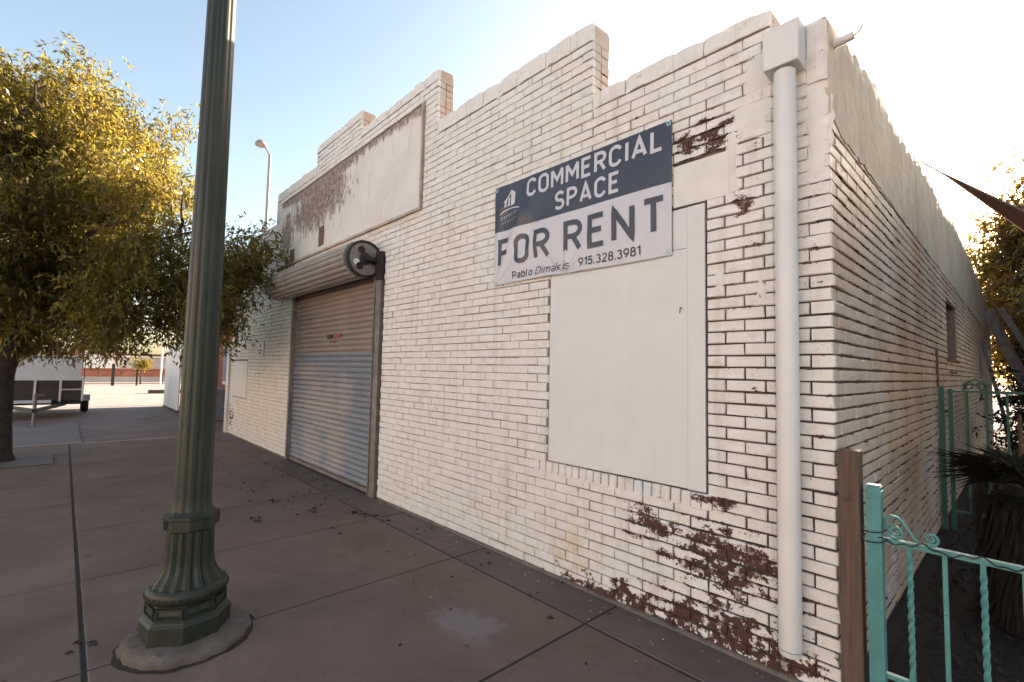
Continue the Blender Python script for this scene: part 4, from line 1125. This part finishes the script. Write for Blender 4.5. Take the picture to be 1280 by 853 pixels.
# cart and bin in the gap
ct = thing('hand_cart', (-12.05, -.45, 0), 'dark hand cart with a black bag between lamp post and left wall end', 'cart')
mb = MB()
for dx in (-.16, .16):
    mb.bar((-12.05+dx,-.40,.10),(-12.05+dx,-.40,.72),.025); mb.bar((-12.05+dx,-.40,.72),(-11.80+dx,-.30,.78),.022)
mb.bar((-12.22,-.40,.12),(-11.88,-.40,.12),.025); mb.bar((-12.3,-.36,.62),(-11.7,-.30,.64),.025); mb.build('frame', M['iron'], ct)
mb = MB(); mb.lathe([(.10,.18),(.16,.22),(.18,.36),(.15,.50),(.07,.55)], (-12.05,-.44,0), 12); mb.build('bag', M['bin'], ct, True)
for dx in (-.19, .19):
    mb = MB(); mb.lathe([(.09,-.02),(.09,.02)], (-12.05+dx,-.40,.09), 14, 'x'); mb.build('wheel', M['tyre'], ct)
mb = MB(); mb.lathe([(.24,0),(.27,.75),(.29,.78),(.29,.84),(.05,.90)], (-14.6,.35,0), 4, rot=R(45)); o = mb.build('wheelie_bin', M['greyblue'])
tag(o, 'grey-blue bin standing behind the hand cart near the left wall end', 'bin')

# utility trailer
tl = thing('trailer', (-18.4, -3.2, 0), 'parked trailer with dark front panels in a white frame and white load box above', 'trailer')
y0, y1, xf, xb = -4.35, -2.33, -17.5, -20.2
mb = MB(); mb.box((xb,y0,.34),(xf,y1,.42)); mb.bar((xf,y1-.35,.36),(-15.15,-3.2,.36),.08,.08); mb.bar((xf,y0+.35,.36),(-15.15,-3.2,.36),.08,.08); mb.build('chassis', M['iron'], tl)
ys = [y1, -2.79, -3.29, -3.80, y0]
for a, b in zip(ys[1:], ys[:-1]):
    mb = MB(); mb.box((xf-.05,a+.02,.44),(xf-.02,b-.02,1.0)); mb.build('front_panel', M['trailerdark'], tl)
mb = MB()
for y in ys: mb.box((xf-.055,y-.024,.42),(xf+.012,y+.024,1.04))
for a, b in zip(ys[1:], ys[:-1]): mb.box((xf-.055,a+.0245,1.0),(xf+.012,b-.0245,1.04))
mb.box((xf-.02,-2.765,.735),(xf+.01,-2.355,.765)); mb.build('front_frame', M['trailerwhite'], tl)
mb = MB(); mb.box((xb,y0,.42),(xf-.06,y0+.04,1.03)); mb.box((xb,y1-.04,.42),(xf-.06,y1,1.03)); mb.build('side_panel', M['trailerdark'], tl)
mb = MB(); mb.box((xb+.05,y0+.1,.43),(xf-.22,y1-.05,1.62)); mb.box((xf-.219,y0+.1,1.28),(xf-.205,y1-.05,1.31)); mb.build('load_box', M['trailerwhite'], tl)
mb = MB(); mb.box((xf-.4,-3.75,.425),(xf+.6,-2.95,.47)); mb.build('tongue_plate', M['trailerwhite'], tl)
for yy in (y1+.10, y0-.10):
    wl = MB(); vsn = [(.0,-.09),(.20,-.09),(.235,-.06),(.235,.06),(.20,.09),(.0,.09)]
    wl.lathe(vsn, (0,0,0), 20, 'x'); wl.v = [(-19.0+y_, yy+x_, .235+z_) for x_, y_, z_ in wl.v]; wo = wl.build('wheel', M['tyre'], tl, True)
    mb = MB(); mb.lathe([(.0,-.095),(.13,-.095),(.14,.0),(.13,.095),(.0,.095)], (0,0,0), 14, 'x'); mb.v = [(-19.0+y_, yy+x_, .235+z_) for x_, y_, z_ in mb.v]; mb.build('rim', M['lampgrey'], wo)
    mb = MB(); mb.box((-19.33,yy-.11,.50),(-18.67,yy+.11,.53)); mb.box((-18.67,yy-.11,.36),(-18.64,yy+.11,.53)); mb.build('mudguard', M['trailerwhite'], tl)
mb = MB(); mb.tube([(-15.2,-3.2,.02),(-15.2,-3.2,.75)], .035, 10); mb.box((-15.33,-3.33,-.012),(-15.07,-3.07,.02)); mb.bar((-15.2,-3.2,.72),(-15.2,-3.05,.72),.025); mb.build('jack_stand', M['rail'], tl)

# street lamp far behind the tree
lx, ly = -21.2, 3.2
fl = thing('far_street_lamp', (lx, ly, 0), 'slim pale street lamp rising behind the tree left of the parapet', 'street lamp')
mb = MB(); mb.tube([(lx,ly,0),(lx,ly,5),(lx,ly,10.55)], [.11,.085,.06], 10); mb.build('lamp_pole', M['lampgrey'], fl, True)
mb = MB(); mb.tube([(lx,ly,10.45),(lx-.05,ly-.12,10.75),(lx-.1,ly-.25,10.9)], .04, 8); mb.build('arm', M['lampgrey'], fl, True)
mb = MB(); mb.lathe([(.04,.17),(.13,.13),(.22,.03),(.235,-.06),(.20,-.09)], (lx-.14,ly-.34,10.95), 16); mb.build('lamp_head', M['lampgrey'], fl, True)

# fence, wall, buildings across the sunlit street
bf = thing('street_fence', (-40.3, 0, 0), 'thin black metal fence across the sunlit street', 'fence')
for y, h, w_ in ((-4.6,1.15,.08),(-2.7,1.15,.08),(-1.75,1.9,.05),(-.35,1.42,.16),(.9,1.1,.10),(2.25,1.1,.14),(3.6,1.1,.1),(5,1.1,.1)):
    mb = MB(); mb.box((-40.3-w_/2,y-w_/2,-.02),(-40.3+w_/2,y+w_/2,h)); mb.build('fence_post', M['iron'], bf)
for zq in (1.0, .12):
    mb = MB(); mb.box((-40.32,-6,zq-.02),(-40.28,6,zq+.02)); mb.build('rail', M['iron'], bf)
mb = MB(); mb.tube([(-40.0,2.17,-.02),(-40.0,2.17,4.4)], .055, 8); tag(mb.build('white_pole', M['farwhite']), 'thin white pole in front of the black street fence', 'pole')
mb = MB(); mb.box((-29.9,.45,-.02),(-29.3,3.2,.16)); tag(mb.build('wheel_stop', M['trailerdark']), 'low dark kerb block lying in the sunlit street', 'kerb block')
mb = MB(); mb.box((-47.5,-9,-.05),(-47.2,14,.42)); o = mb.build('garden_wall', M['fargrey']); tag(o, 'low red brick and grey wall behind the black street fence', 'wall')
mb = MB(); mb.box((-47.48,-9,.42),(-47.22,14,1.06)); mb.build('brick_band', M['redbrick'], o)
def far_building(x, y0, y1, h, mat, label, win=True, roofm=None):
    b = thing('far_building', (x, (y0+y1)/2, 0), label, 'building')
    mb = MB(); mb.box((x-8,y0,-.05),(x,y1,h)); mb.build('wall', mat, b)
    mb = MB(); mb.box((x-8.2,y0-.2,h),(x+.3,y1+.2,h+.14)); mb.build('roof', roofm or M['farwhite'], b)
    if win:
        y = y0+.8
        while y < y1-1:
            mb = MB(); mb.box((x-.02,y,h*.45),(x+.03,y+.9,h*.75)); mb.build('window', M['fargrey'], b); y += 2.0
far_building(-80, -9, -1.0, 2.1, M['fargrey'], 'low grey building behind the street fence, left of the white block')
far_building(-78, -.95, 1.75, 2.45, M['farwhite'], 'bright white block between two low grey buildings across the street', False)
far_building(-80, 1.85, 16, 2.25, M['fargrey'], 'long low grey building with white roof edge behind the small yellow tree')
far_building(-118, -4, 26, 3.1, M['redroof'], 'red-roofed building on the skyline beyond the low grey ones', False, M['redroof'])
yt = thing('small_tree', (-42.6, 1.32, 0), 'small yellow-green tree behind the black street fence', 'tree')
mb = MB(); mb.tube([(-42.6,1.32,-.02),(-42.6,1.34,.7),(-42.6,1.3,1.4)], [.06,.05,.03], 7); mb.build('trunk', M['bark'], yt)
leaf_cloud('crown', M['leaf'], yt, [(-42.6,1.3,1.42)], [(.42,.42,.32)], 2200, .12, .2, 9, .2)

# ---------------------------------------------------------------- unseen far side of the street, added to bounce sunlight onto this wall
M['stucco'] = simple('pale_stucco', (.62,.56,.50), .85, 0, .15, 1.2, .3, 20, .01)
M['tanbrick'] = simple('tan_render', (.58,.50,.43), .85, 0, .15, 1.2, .3, 20, .01)
M['glass'] = simple('shop_glass', (.05,.06,.07), .1, 0, .1)
g = MB(); g.box((-40,-21.0,-.2),(40,-17.6,.10)); struct(g.build('far_pavement', M['kerb']))
def bounce_shopfront(x0, x1, h, mat, label):
    b = thing('bounce_shop', ((x0+x1)/2, -21, 0), label, 'building')
    mb = MB(); mb.box((x0,-33,-.1),(x1,-21.05,h)); mb.build('wall', mat, b)
    mb = MB(); mb.box((x0-.1,-33.1,h),(x1+.1,-20.9,h+.25)); mb.build('roof', M['farwhite'], b)
    x = x0+1.2
    while x < x1-3:
        mb = MB(); mb.box((x,-21.06,.9),(x+1.7,-20.98,2.5)); wn = mb.build('window', M['farwhite'], b)
        mb = MB(); mb.box((x+.1,-20.979,1.0),(x+1.6,-20.965,2.4)); mb.build('pane', M['glass'], wn); x += 4.4
    mb = MB(); mb.box((x0+3.4,-21.06,.1),(x0+4.4,-20.97,2.3)); mb.build('door', M['wood'], b)
bounce_shopfront(-27, -11, 5.6, M['stucco'], 'unseen pale stucco shop across the street, added to bounce sunlight, left of the tan one')
bounce_shopfront(-10.5, 6, 6.4, M['tanbrick'], 'unseen tan shop across the street, added to bounce sunlight onto the white brick wall')
bounce_shopfront(6.6, 24, 5.2, M['stucco'], 'unseen pale stucco shop across the street, added to bounce sunlight, right of the tan one')
